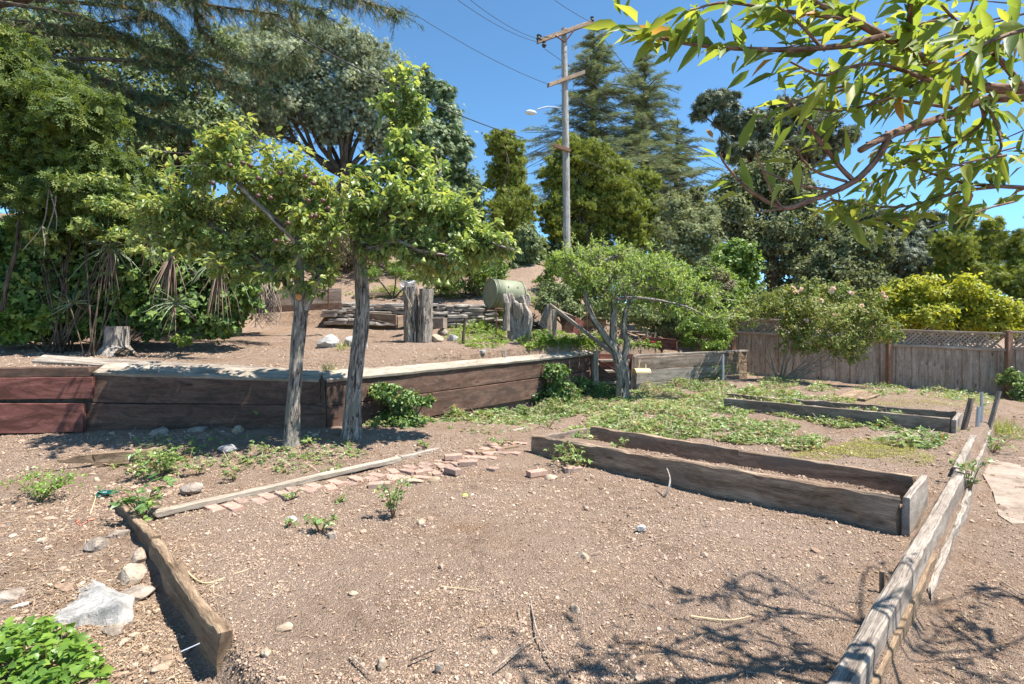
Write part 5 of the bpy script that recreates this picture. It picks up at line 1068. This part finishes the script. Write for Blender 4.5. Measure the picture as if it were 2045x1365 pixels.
for (pts, rad), (n, q0, q1) in zip(PB, dens):
    rad = [q*.78 for q in rad]; mb.tube(pts, rad, 10, smooth=6, rough=.2)
    pp, rr = cr(np.array(pts, float), np.array(rad, float), 6)
    for _ in range(len(pp)//2):
        k = random.randrange(len(pp)); dd_ = rdir(1)[0]; mb.tube([pp[k], pp[k] + dd_*(rr[k] + .006)], [rr[k]*.45, rr[k]*.3], 5)
    if n: leafline(pts, n, q0, q1)
for k in range(26):      # small side shoots in the leafy right half
    x, y = random.uniform(1640, 2080), random.uniform(-20, 430); 
    if x < 1760 and y > 330: continue
    D_ = random.uniform(1.6, 2.3); a = bP(x, y, D_); dd_ = unit(np.array((-1., random.uniform(-.6, .6), random.uniform(-.5, .2)))); pts = [a, a + dd_*.12, a + dd_*.26 + (0, 0, -.03)]
    mb.tube(pts, [.004, .003, .0015], 5, smooth=3); leafline(pts, 15, 0, 1, .1)
# limbs above and right of the frame (they cast the shade on the soil at lower right)
HUB = [np.array(q) for q in ((1.45, 1.35, 2.75), (2.25, 2.05, 3.15), (2.9, 1.5, 2.9), (3.3, 2.3, 3.1))]
for q in HUB: mb.tube([root, (root + q)/2 + (.12, -.1, .12), q], [.04, .024, .012], 8, smooth=5)
for k in range(15):
    tgt = GP(*[(1420,1190),(1470,1160),(1560,1180),(1540,1230),(1600,1300),(1180,1335),(1500,1330),(1640,1345),(1900,1240),(2000,1290),(1960,1350),(1820,1210),(2060,1200),(1440,1270),(1950,1180)][k]); s_ = random.uniform(2.15, 2.9)
    c = tgt + np.array(d)*((s_)/d.z)
    if (c[2]-EYE)/c[1]*F < HY + 10 and abs(c[0]/c[1]*F) < 1030 and c[1] > 0: c = c + np.array(d)*((1.5 + .64*c[1] - c[2])/(d.z - .64*d.y) + .15)
    hb = HUB[int(np.argmin([np.linalg.norm(q - c) for q in HUB]))]
    pts = [hb, (hb + c)/2 + rng.normal(size=3)*(.18, .18, .08), c, c + rng.normal(size=3)*.15]
    mb.tube(pts, [.011, .008, .005, .003], 6, smooth=5); leafline(pts, 34, .45, 1, .10)
    for _ in range(3): e_ = c + rng.normal(size=3)*(.22, .22, .1); mb.tube([c, (c+e_)/2, e_], [.006, .004, .002], 5); leafline([c, (c+e_)/2, e_], 11, 0, 1, .09)
mb.build('branches', M['barkr'], t, smooth=True); f.build('foliage', M['peach'], t, smooth=True)

# ------------------------------------------------------------------ left hedge: vine, ivy and aloes
HB = [(60,190,110,70),(150,220,90,60),(40,290,90,60),(120,300,90,55),(210,330,70,50),(60,380,90,55),(160,390,80,50),(230,410,60,45),(120,450,80,40),(220,460,60,30),(20,120,80,60),(280,440,45,35),(-60,260,80,120)]
shrub('vine_hedge', 'tall bright green vine-covered hedge at the left edge', 8.6, HB, 'vine', PINN, .16, .8, 21000, cat='hedge', nsub=60, sub=.33, fill=.25, tb=.5, stemr=.012, droop=.5, dj=.35)
IB = [(40,500,90,60),(130,520,90,60),(220,540,90,60),(310,550,90,60),(400,560,80,60),(470,590,50,55),(60,590,90,55),(160,610,80,50),(260,620,80,45),(350,620,80,45),(440,640,50,35),(30,650,90,30),(120,660,60,22),(480,520,50,50),(300,470,90,50),(400,470,80,50),(-60,560,80,90)]
shrub('ivy_bank', 'dark ivy bank covering the slope behind the left wall', 9.2, IB, 'ivy', IVY, .10, .85, 32000, cat='ivy', nsub=60, sub=.4, fill=.3, tb=.45, stemr=.008, droop=.6, dj=.3)
shrub('vine_thicket', 'shaded thicket of vines filling the slope behind the aloes', 11.2, [(80,520,130,90),(240,500,120,80),(400,500,110,80),(520,520,60,60),(330,420,90,50),(200,400,90,60),(500,460,60,50)], 'ivy', IVY, .12, .85, 12000, cat='vine', nsub=44, sub=.4, tb=.5, stemr=.01)
shrub('ivy_curtain', 'ivy curtain with tree shade put into its leaf tint, hanging between the aloes and the terrace soil', 9.05, [(60,560,50,40),(110,600,45,50),(180,590,45,50),(240,610,40,45),(290,600,45,50),(400,610,45,45),(450,600,40,45),(20,600,40,50),(330,650,50,25),(420,650,50,22),(200,660,40,20),(100,540,50,35)], 'ivy', IVY, .085, .85, 9000, cat='ivy', nsub=30, sub=.4, tb=.16, stemr=.004, droop=.6, dj=.2)  # low tint paints the shade of the trees above into the leaves
shrub('ivy_clump', 'low ivy clump with sunlight put into its bright leaf colour, left of the stump', 8.7, [(60,640,70,22),(120,630,55,20),(30,665,50,18),(160,650,25,14)], 'bushg', IVY, .095, .85, 2600, cat='ivy', nsub=26, tb=.4, dj=.2, fill=.05)  # brighter leaf material stands in for sun on the ivy
shrub('ivy_clump', 'small ivy clump with sunlight put into its bright leaf colour, in the dark bank above the stump', 8.7, [(255,600,30,25),(235,580,25,18)], 'bushg', IVY, .085, .85, 600, cat='ivy', nsub=14, tb=.35, dj=.2, fill=.05)  # sunlit patch painted by swapping in the brighter leaf material
shrub('climbing_vine', 'yellow-green vine shoots spilling over the hedge', 8.1, [(170,450,40,22),(220,410,40,22),(240,470,45,16),(150,370,40,18),(200,360,35,16),(80,470,40,16),(270,500,30,10)], 'pearlb', OVATE, .075, .5, 1900, cat='vine', nsub=20, tb=.6, dj=.2, fill=.0, stemr=.008)
shrub('weed_clump', 'small round weed clump below the orange aloe', 8.5, [(368,680,22,12)], 'bushg', OVATE, .04, .6, 700, cat='weed', nsub=12, dj=.1, stemr=.006)
def aloe(px, py, D_, ln, label, n=34, hang=.7, dead=.4, lower=(0, 0, 0)):
    c = P(px, py, D_); t = thing('aloe_plant', c, label, 'aloe'); gL, dL = MB(), MB()
    for k in range(n):
        a = random.random()*2*pi; el = random.uniform(-.5, 1.0); isd = k > n*(1-dead)
        if isd: el = random.uniform(-1.45, -.9)
        L_ = ln*random.uniform(.65, 1.1); dr = np.array((cos(a)*cos(el), sin(a)*cos(el)*.7 - .25, sin(el))); p = [c + dr*L_*q + np.array((0, 0, -hang*L_*q*q*(.4 + .5*random.random()))) for q in np.linspace(0, 1, 6)]
        if isd: p = [q - np.array((0, 0, .12*ln)) for q in p]
        (dL if isd else gL).tube(p, np.array([.017,.019,.016,.012,.007,.001])*(.8 if not isd else .55), 5, cap=False)
    ml = np.zeros(0)
    mb = MB(); mb.tube([c + (0, .8, -.5), c + (0, .35, -.12), c], [.025, .025, .025], 8, smooth=3); mb.build('stem', M['barkd'], t)
    gL.build('leaves', M['aloeg'], t, smooth=True); 
    if dead: dL.build('dead_leaves', M['aloeb'], t, smooth=True)
M['aloeg'] = plain('aloe_green', (.13,.165,.085), .45, 0, .15, 5); M['aloeb'] = plain('aloe_dried', (.20,.135,.10), .8, 0, .25, 6)
aloe(222, 495, 8.3, .55, 'hanging aloe rosette second from the left in the ivy bank', 40, .9, .3)
aloe(345, 500, 8.25, .55, 'aloe rosette with pink-brown dead leaves below the plum crown', 44, .9, .55)
aloe(440, 515, 8.2, .62, 'largest hanging aloe rosette beside the first tree crown', 52, .9, .5)
aloe(148, 605, 8.35, .42, 'spiky upright aloe low in the ivy at left', 22, .3, 0)
aloe(350, 605, 8.25, .45, 'spiky aloe with a dead orange stalk above the small weed clump', 26, .4, .15)
aloe(300, 440, 8.5, .6, 'uppermost aloe tuft half hidden in the hedge', 34, .7, .3)
mb = MB()
for pts in ([(100,360,8),(95,400,8),(85,450,7.95),(45,500,7.9)], [(112,390,8),(108,420,8),(92,470,8),(88,510,8)], [(85,450,7.95),(90,490,7.95)], [(100,380,8),(113,430,8),(112,460,8)]): mb.tube([P(*q) for q in pts], np.linspace(.012, .004, len(pts)), 6, smooth=4)
tag(mb.build('dead_branch', M['twig'], None, P(95, 400, 8)), 'bare pale dead branch hanging in front of the hedge', 'branch')
mb = MB(); mb.tube([P(5,620,8.2), P(15,560,8.2), P(32,500,8.2), P(38,440,8.2)], [.03,.028,.025,.02], 8, smooth=4); tag(mb.build('hedge_stem', M['barkd'], None, P(5, 620, 8.2)), 'thin upright trunk in the hedge near the left edge', 'stem')
mb = MB()
for k in range(34):
    x = random.uniform(505, 548); p = [P(x + random.uniform(-6, 6)*j, 555 + j*random.uniform(18, 26), 10.6 - .15*j + random.uniform(-.1, .1)) for j in range(5)]; mb.tube(p, .006, 4, smooth=3)
tag(mb.build('root_tangle', M['twig'], None, P(520, 620, 10.5)), 'tangle of bare roots and stems beside the grey planter board', 'roots')

# overhanging conifer, upper left
t = thing('conifer', P(140, 420, 11.5), 'dark conifer with long drooping branches across the top left', 'tree'); mb = MB(); f = Fol(); D_ = 11.5
mb.tube([P(-330,520,12.5), P(-330,200,12.3), P(-320,-200,12)], [.32,.28,.2], 14, rough=.1, smooth=5)
CB = [[(-325,-40,12),(100,20,11),(250,70,10.8),(380,125,10.6)], [(-325,30,12),(60,100,11),(180,150,11),(300,200,10.8)], [(-325,20,12),(0,40,11),(150,50,10.9),(300,30,10.6)], [(-325,-60,12),(120,-10,10.8),(280,0,10.5),(400,-10,10.2)], [(-325,60,12),(60,150,11.3),(200,220,11),(300,260,11)], [(-325,60,12.3),(250,-20,11),(420,10,10.5),(560,30,10.2)], [(-325,-60,12.2),(400,-70,10.4),(600,-25,9.8),(700,-5,9.6),(800,25,9.5)], [(-325,110,12.3),(200,118,11),(330,130,10.6),(480,170,10.4),(560,200,10.3)], [(-325,170,12.3),(160,190,11.2),(280,230,11),(380,260,10.8)],
      [(-325,0,12.2),(300,-30,10.8),(400,60,10.6),(470,110,10.5),(540,130,10.4),(600,90,10.3)], [(-325,60,12.3),(180,70,11.3),(300,90,11),(420,130,10.8)], [(-325,-20,12.2),(220,10,11),(330,50,10.7),(360,90,10.6)], [(-325,140,12.3),(150,150,11.5),(260,180,11.2),(340,200,11)], [(-325,-100,12),(300,-60,10.2),(480,-30,9.8),(560,0,9.7),(640,20,9.6)]]
for pts in CB:
    w_ = [P(*q) for q in pts]; mb.tube(w_, np.linspace(.055, .012, len(w_)), 8, smooth=6, rough=.1); pp, _ = cr(np.array(w_), np.ones(len(w_)), 12); n0 = len(pp)
    for k in range(int(n0*.32), n0):
        for _ in range(4 if pp[k][0]/pp[k][1]*F + CX < 470 else 3):
            a = pp[k]; sd = unit(np.array((random.uniform(-.3, 1), random.uniform(-1, 1), random.uniform(-.5, .15)))); l = random.uniform(.15, .5); e_ = a + sd*l + (0, 0, -.25*l)
            mb.tube([a, e_], [.008, .003], 3, cap=False); m = 20; q = rng.random(m)[:, None]; pos = a + (e_-a)*q + rng.normal(size=(m, 3))*.03
            fw = unit(sd*.7 + rng.normal(size=(m, 3))*.4 + (0, 0, -.75)); br = .85 if random.random() < .17 else .3
            f.add(SPRAY, pos, fw, rdir(m), rng.uniform(.07, .14, m), rng.uniform(.09, .15, m), np.clip(br + rng.normal(size=m)*.18, 0, 1))
mb.build('trunk', M['barkd'], t); f.build('foliage', M['conif'], t)

# ------------------------------------------------------------------ brambles, weeds, ground plants
def mat_patch(f, sf, px, py, rx, ry, n, h=.16, L=.055, tmpl=TRI, tb=.45, uv=False):
    a = rng.random(n)*2*pi; q = rng.random(n)**.55; x = px + rx*q*np.cos(a)*(1 + .25*np.sin(a*3 + px)); y = py + ry*q*np.sin(a)
    if uv: X_, Y_ = (x - y)/S2, (x + y)/S2; g_ = np.stack([X_, Y_, GZv(X_, Y_)], 1)
    else: g_ = ground_pts(x, y)
    nz = fbm(g_[:, 0]*2.6, g_[:, 1]*2.6, 0, 3, 21); keep = nz + rng.random(n)*.9 > -.05 ; g_ = g_[keep]; nz = nz[keep]; m = len(g_)
    z = h*np.clip(.55 + nz*.7, .1, 1.3)*rng.random(m)**.6*(1.15 - q[keep]); g_[:, 2] += z + .01
    fw = unit(rng.normal(size=(m, 3))*(1, 1, .3)); nr = unit(rng.normal(size=(m, 3))*.42 + (.1, -.15, 1)); Ls = L*rng.uniform(.6, 1.3, m); tt = np.clip(tb + nz*.2 + rng.normal(size=m)*.16, 0, .8); tt[rng.random(m) < .03] = 1
    f.add(tmpl, g_, fw, nr, Ls, Ls*.75, tt)
    k = m//5; i = rng.integers(0, m, k); p = g_[i]; fw = unit(rng.normal(size=(k, 3))*(1, 1, .35)); sf.add(STALK, p - fw*.12, fw, np.tile((0, -.4, 1.), (k, 1)), rng.uniform(.12, .32, k), .006, rng.random(k))
f = Fol(); sf = Fol()
for q in ((920,800,90,20,1500),(1000,790,60,15,700),(1130,770,50,18,500),(1240,830,90,40,2600),(1340,840,110,38,3200),(1430,815,90,28,2400),(1300,785,70,16,1200),(1200,800,60,20,900),(1500,800,110,26,2800),(1600,815,110,22,2400),(1700,838,80,16,1200),(1780,850,50,14,500),(1500,865,110,26,1900),(1600,885,60,16,500),(1420,770,45,14,800),(1360,770,50,12,700),
          (1250,860,110,26,1500),(1850,870,55,26,800),(1560,765,55,11,800),(1640,776,30,8,250),(1770,778,55,13,900),(1880,784,60,12,700),(1960,800,30,14,200),(1480,745,40,8,300),(1930,790,50,12,500),(1820,885,60,14,300)):
    mat_patch(f, sf, *q, h=.2)
for q in ((430,900,170,34,420,.09),(640,900,90,22,260,.08),(300,930,70,24,240,.12),(560,930,120,20,160,.07),(960,850,120,18,260,.08)): mat_patch(f, sf, *q[:5], h=q[5], L=.045, tb=.35)
for q in ((5.2,6.45,1.0,.2,1300,.22),(6.6,6.42,1.0,.24,2200,.30),(7.8,6.4,.9,.26,2200,.34),(4.2,6.45,.5,.16,500,.2),(8.8,6.3,.7,.3,1500,.3),(7.2,6.0,1.0,.3,900,.14),(6.0,5.9,.8,.25,350,.1)): mat_patch(f, sf, *q[:5], h=q[5], uv=True, tb=.4)
o = f.build('bramble_ground_cover', M['bram'], None, (0, 0, 0)); tag(o, 'green brambles sprawling over the far soil and bed boards', 'brambles', kind='stuff')
o = sf.build('bramble_runners', M['litter'], None, (0, 0, 0)); tag(o, 'reddish bramble runners threading through the green cover', 'brambles', kind='stuff')
f = Fol(); sf = Fol()
for q in ((960,670,60,26,1500),(1000,650,50,20,900),(1090,685,60,22,1500),(1140,690,60,14,900),(930,655,40,16,500),(1190,700,40,10,400),(1280,695,60,8,500),(1400,690,60,8,400),(900,590,40,10,300),(740,590,40,8,250),(860,560,60,12,300),(1060,600,40,14,300),(780,585,30,12,300)): mat_patch(f, sf, *q, h=.3, L=.07, tb=.5)
tag(f.build('terrace_ground_cover', M['bushg'], None, (0, 0, 0)), 'bright green weeds covering the terrace around the driftwood stump', 'weeds', kind='stuff')
f = Fol(); sf = Fol()
for q in ((1740,895,85,20,5200),(1640,905,60,14,1600),(1820,915,60,16,1200),(1850,803,150,12,3200),(2000,820,60,14,1400)): mat_patch(f, sf, *q, h=.012, L=.014, tmpl=RHOMB, tb=.4)
tag(f.build('yellow_moss', M['moss'], None, (0, 0, 0)), 'low yellow-green moss film on the far soil', 'moss', kind='stuff')

def seedling(px, py, rx, h_, n, L, label, tmpl=TRI, leaf='bram', name='bramble_plant', cat='bramble', stem='rstem', nst=5, tb=.4, W=.75):
    g_ = GP(px, py); s = g_[1]/F; t = thing(name, g_, label, cat); mb = MB(); f = Fol(); tips = []
    for k in range(nst):
        a = random.random()*2*pi; e_ = g_ + np.array((cos(a)*rx*s, sin(a)*rx*s*.8, h_*s*random.uniform(.4, 1.05))); m_ = (g_+e_)/2 + np.array((0, 0, h_*s*.25)); mb.tube([g_ - (0,0,.02), m_, e_], [.005, .004, .002], 5, smooth=4); pp, _ = cr(np.array([g_, m_, e_]), np.ones(3), 8); tips.append(pp[4:])
    tips = np.concatenate(tips); i = rng.integers(0, len(tips), n); pos = tips[i] + rng.normal(size=(n, 3))*(rx*s*.16, rx*s*.16, h_*s*.08); pos[:, 2] = np.maximum(pos[:, 2], g_[2] + .012)
    fw = unit(rng.normal(size=(n, 3))*(1, 1, .4)); nr = unit(rng.normal(size=(n, 3))*.45 + (0, -.2, 1)); Ls = L*rng.uniform(.6, 1.3, n); f.add(tmpl, pos, fw, nr, Ls, Ls*W, np.clip(tb + rng.normal(size=n)*.2, 0, .75))
    mb.build('stem', M[stem], t); f.build('leaves', M[leaf], t); return t
seedling(785, 1035, 32, 75, 60, .045, 'dark bramble seedling standing alone on the bare soil', nst=6)
seedling(640, 1062, 30, 34, 34, .045, 'low bramble sprig right of the grey stone')
seedling(572, 1052, 22, 16, 16, .04, 'small bramble sprig near the grey stone')
seedling(582, 1000, 16, 20, 22, .04, 'tiny sprig just below the brick row')
seedling(675, 1006, 14, 16, 20, .035, 'tiny sprig above the dark seedling at left')
seedling(285, 1040, 52, 80, 60, .075, 'leafy bramble growing at the tip of the rotten plank', nst=7, tb=.3)
seedling(320, 950, 45, 60, 110, .06, 'bramble patch in shade beside the broken plank', nst=7)
seedling(395, 945, 20, 24, 24, .05, 'small shaded sprig above the thin board')
seedling(470, 960, 22, 24, 22, .05, 'small shaded sprig left of the first trunk foot')
seedling(545, 905, 36, 22, 40, .05, 'sprig hugging the first trunk on its left')
seedling(614, 890, 22, 22, 26, .05, 'sprig hugging the first trunk on its right', tb=.55)
seedling(495, 855, 18, 44, 36, .06, 'thin sprig against the long brown wall')
seedling(1000, 890, 28, 20, 40, .04, 'sprig between thin board and brick row')
seedling(1095, 855, 30, 26, 60, .045, 'weedy tuft by the far end of the thin board')
seedling(845, 895, 20, 16, 26, .04, 'small tuft on the thin board middle')
seedling(1165, 935, 62, 40, 150, .05, 'bramble growing against the front board of the near raised bed', nst=9, tb=.55)
seedling(1228, 900, 22, 26, 26, .045, 'sprig inside the near raised bed')
seedling(1935, 985, 30, 65, 70, .05, 'bramble growing through the edging beside the path', nst=7)
seedling(1980, 905, 60, 44, 130, .05, 'bramble spreading over the path slab', nst=9, tb=.35)
seedling(80, 1000, 60, 48, 420, .028, 'low round-leaved green weed at far left', OVATE, 'weed', 'weed_clump', 'weed', 'stem', 12, .5, .7)
seedling(1425, 757, 35, 30, 220, .05, 'light green weed tuft against the bed wall', OVATE, 'bushg', 'weed_clump', 'weed', 'stem', 10, .7, .4)
shrub('bush', 'low green bush at the wall right of the second trunk', 7.5, [(770,780,34,18),(800,800,38,28),(815,840,36,26),(790,825,36,24),(850,800,22,10)], 'bram', OVATE, .055, .62, 3800, nsub=26, tb=.35, stemr=.012)
shrub('bush', 'dark green bush in front of the wall left of the steps', 10.1, [(1075,760,44,22),(1110,745,30,22),(1090,785,50,20),(1050,790,40,14),(1125,780,30,22)], 'bram', OVATE, .06, .6, 5200, nsub=28, tb=.22, stemr=.012)
shrub('bush', 'small bush at the foot of the handrail post', 10.9, [(1185,775,30,18),(1160,765,22,16),(1215,780,30,14)], 'bram', OVATE, .055, .6, 2400, nsub=18, tb=.4, stemr=.01)
shrub('bush', 'leafy bramble bush climbing the right end of the fence', 12.2, [(2030,760,26,22),(2050,790,30,20)], 'bram', OVATE, .07, .6, 1400, nsub=18, tb=.4, stemr=.01)
shrub('bush', 'green shrub leaning on the fence left of the first fence post', 13.2, [(1395,650,40,26),(1440,665,28,24),(1425,690,28,18),(1375,680,20,14)], 'bushg', OVATE, .08, .5, 3200, nsub=22, tb=.4, stemr=.015)
# big leafy plant at the bottom left corner
g_ = GP(85, 1345); t = thing('leafy_plant', g_, 'dense bright green leafy plant at the bottom left corner', 'plant'); f = Fol(); mb = MB()
n = 900; a = rng.random(n)*2*pi; q = rng.random(n)**.5; x = 70 + 135*q*np.cos(a); y = 1350 + 90*q*np.sin(a); gp = ground_pts(x, y); hh = (.17 + .10*fbm(gp[:, 0]*9, gp[:, 1]*9, 0, 2, 61))*(1 - q**2)*rng.uniform(.35, 1.1, n) + .02; gp[:, 2] += hh
fw = unit(rng.normal(size=(n, 3))*(1, 1, .25) + (0, 0, .15)); nr = unit(rng.normal(size=(n, 3))*.38 + (0, -.15, 1)); Ls = .022 + .05*rng.random(n)**1.4; f.add(OVATE, gp, fw, nr, Ls, Ls*.66, np.clip(.45 + rng.normal(size=n)*.22, 0, 1))
for k in range(60): i = random.randrange(n); b = gp[i].copy(); b[2] -= hh[i]; mb.tube([g_ + (0, 0, .01), (g_ + b)/2 + (0, 0, .015), b + (0, 0, .02), gp[i]], [.004, .004, .003, .002], 4)
mb.build('stem', M['stem'], t); f.build('leaves', M['weed'], t, smooth=True)
# grass tuft by the far edging
def grass(px, py, r_, n, L, label):
    g_ = GP(px, py); f = Fol(); p = g_ + rng.normal(size=(n, 3))*(r_, r_, 0); fw = unit(rng.normal(size=(n, 3))*(.6, .6, .1) + (0, 0, 1)); f.add(RHOMB, p, fw, rdir(n), rng.uniform(.5, 1, n)*L, .009, rng.random(n)); tag(f.build('grass_tuft', M['grass'], None, g_), label, 'grass')
grass(1990, 868, .16, 260, .36, 'yellow-green grass tuft beside the far edging stakes')
grass(685, 700, .06, 60, .25, 'dark grass tuft between the two terrace boulders')
grass(655, 742, .05, 40, .2, 'small grass tuft behind the cap left of the second trunk')

# ------------------------------------------------------------------ small things on the soil
g_ = GP(928, 997); o = fruit('fallen_apple', g_ + (0, 0, .028), .029, 'apple', None); tag(o, 'green apple lying on the bare soil in the centre', 'apple')
def stick(pts, r_, label, mat='twig', lift=.01):
    w_ = [GP(*q) + (0, 0, lift + r_ + (q_ % 2)*.004) for q_, q in enumerate(pts)]; mb = MB(); mb.tube(w_, np.linspace(r_, r_*.4, len(w_)), 6, smooth=5, rough=.1); tag(mb.build('twig', M[mat], None, w_[0]), label, 'twig')
mb = MB(); mb.tube([P(1332,935,4.95), P(1338,960,4.8), P(1328,990,4.75), P(1305,1008,4.85), P(1287,1014,4.78)], [.005,.009,.01,.008,.005], 7, smooth=6); tag(mb.build('twig', M['barkl'], None, P(1330, 960, 4.8)), 'pale curved twig leaning on the raised bed front', 'twig')
stick([(1060,1205),(1070,1260),(1090,1300),(1122,1350)], .006, 'long thin dark twig running down at the bottom centre')
stick([(990,1340),(1040,1300),(1075,1275)], .004, 'short twig crossing left of the long thin twig')
stick([(1035,1222),(1042,1262)], .003, 'tiny twig above the short crossing twig')
stick([(1180,1110),(1260,1090),(1345,1070)], .003, 'thin twig before the raised bed')
stick([(1310,1150),(1330,1170),(1325,1180)], .004, 'forked little twig in the soil right of centre')
stick([(360,1130),(405,1170),(470,1150),(530,1130)], .005, 'straw-coloured stalk beside the rotten plank', 'straw')
stick([(700,1315),(745,1360)], .005, 'twig at the bottom edge left of centre'); stick([(820,1325),(870,1305)], .005, 'dark twig right of the pale oval stone', 'barkd')
stick([(2000,1165),(2045,1195)], .006, 'short twig lying on the path at right'); stick([(1480,1330),(1540,1365)], .004, 'thin twig in the shade at the bottom right')
stick([(0,1025),(40,1027)], .005, 'brown twig at the left edge'); stick([(30,1068),(75,1073)], .005, 'straw stalk near the orange-tan stone', 'straw'); stick([(180,1030),(190,1000),(192,985)], .005, 'thin straw stalk standing above the teal scrap', 'straw')
stick([(1380,1235),(1450,1245),(1500,1235)], .004, 'thin straw in the peach shade', 'straw'); stick([(880,1175),(960,1185)], .003, 'pale straw in the middle foreground', 'straw')
mb = MB(); c = GP(210, 988)
for k in range(10): mb.tube([c + rng.normal(size=3)*(.05,.04,.01) + (0,0,.02) for _ in range(4)], .005, 4, smooth=3)
tag(mb.build('plastic_scrap', M['teal'], None, c), 'dark teal plastic scrap on the litter near the plank tip', 'scrap')
for px, py, lb, n_ in ((940, 825, 'faded orange netting scrap on the soil right of the low bush', 18), (165, 1045, 'faded orange string tangle in the litter at left', 9)):
    mb = MB(); c = GP(px, py)
    mb.tube([c + rng.normal(size=3)*(.055,.04,.008) + (0,0,.02) for k in range(n_)], .004, 4, smooth=2)
    tag(mb.build('netting_scrap', M['netr'], None, c), lb, 'netting')
print('objects', len(bpy.data.objects), 'polys', sum(len(m.polygons) for m in bpy.data.meshes))
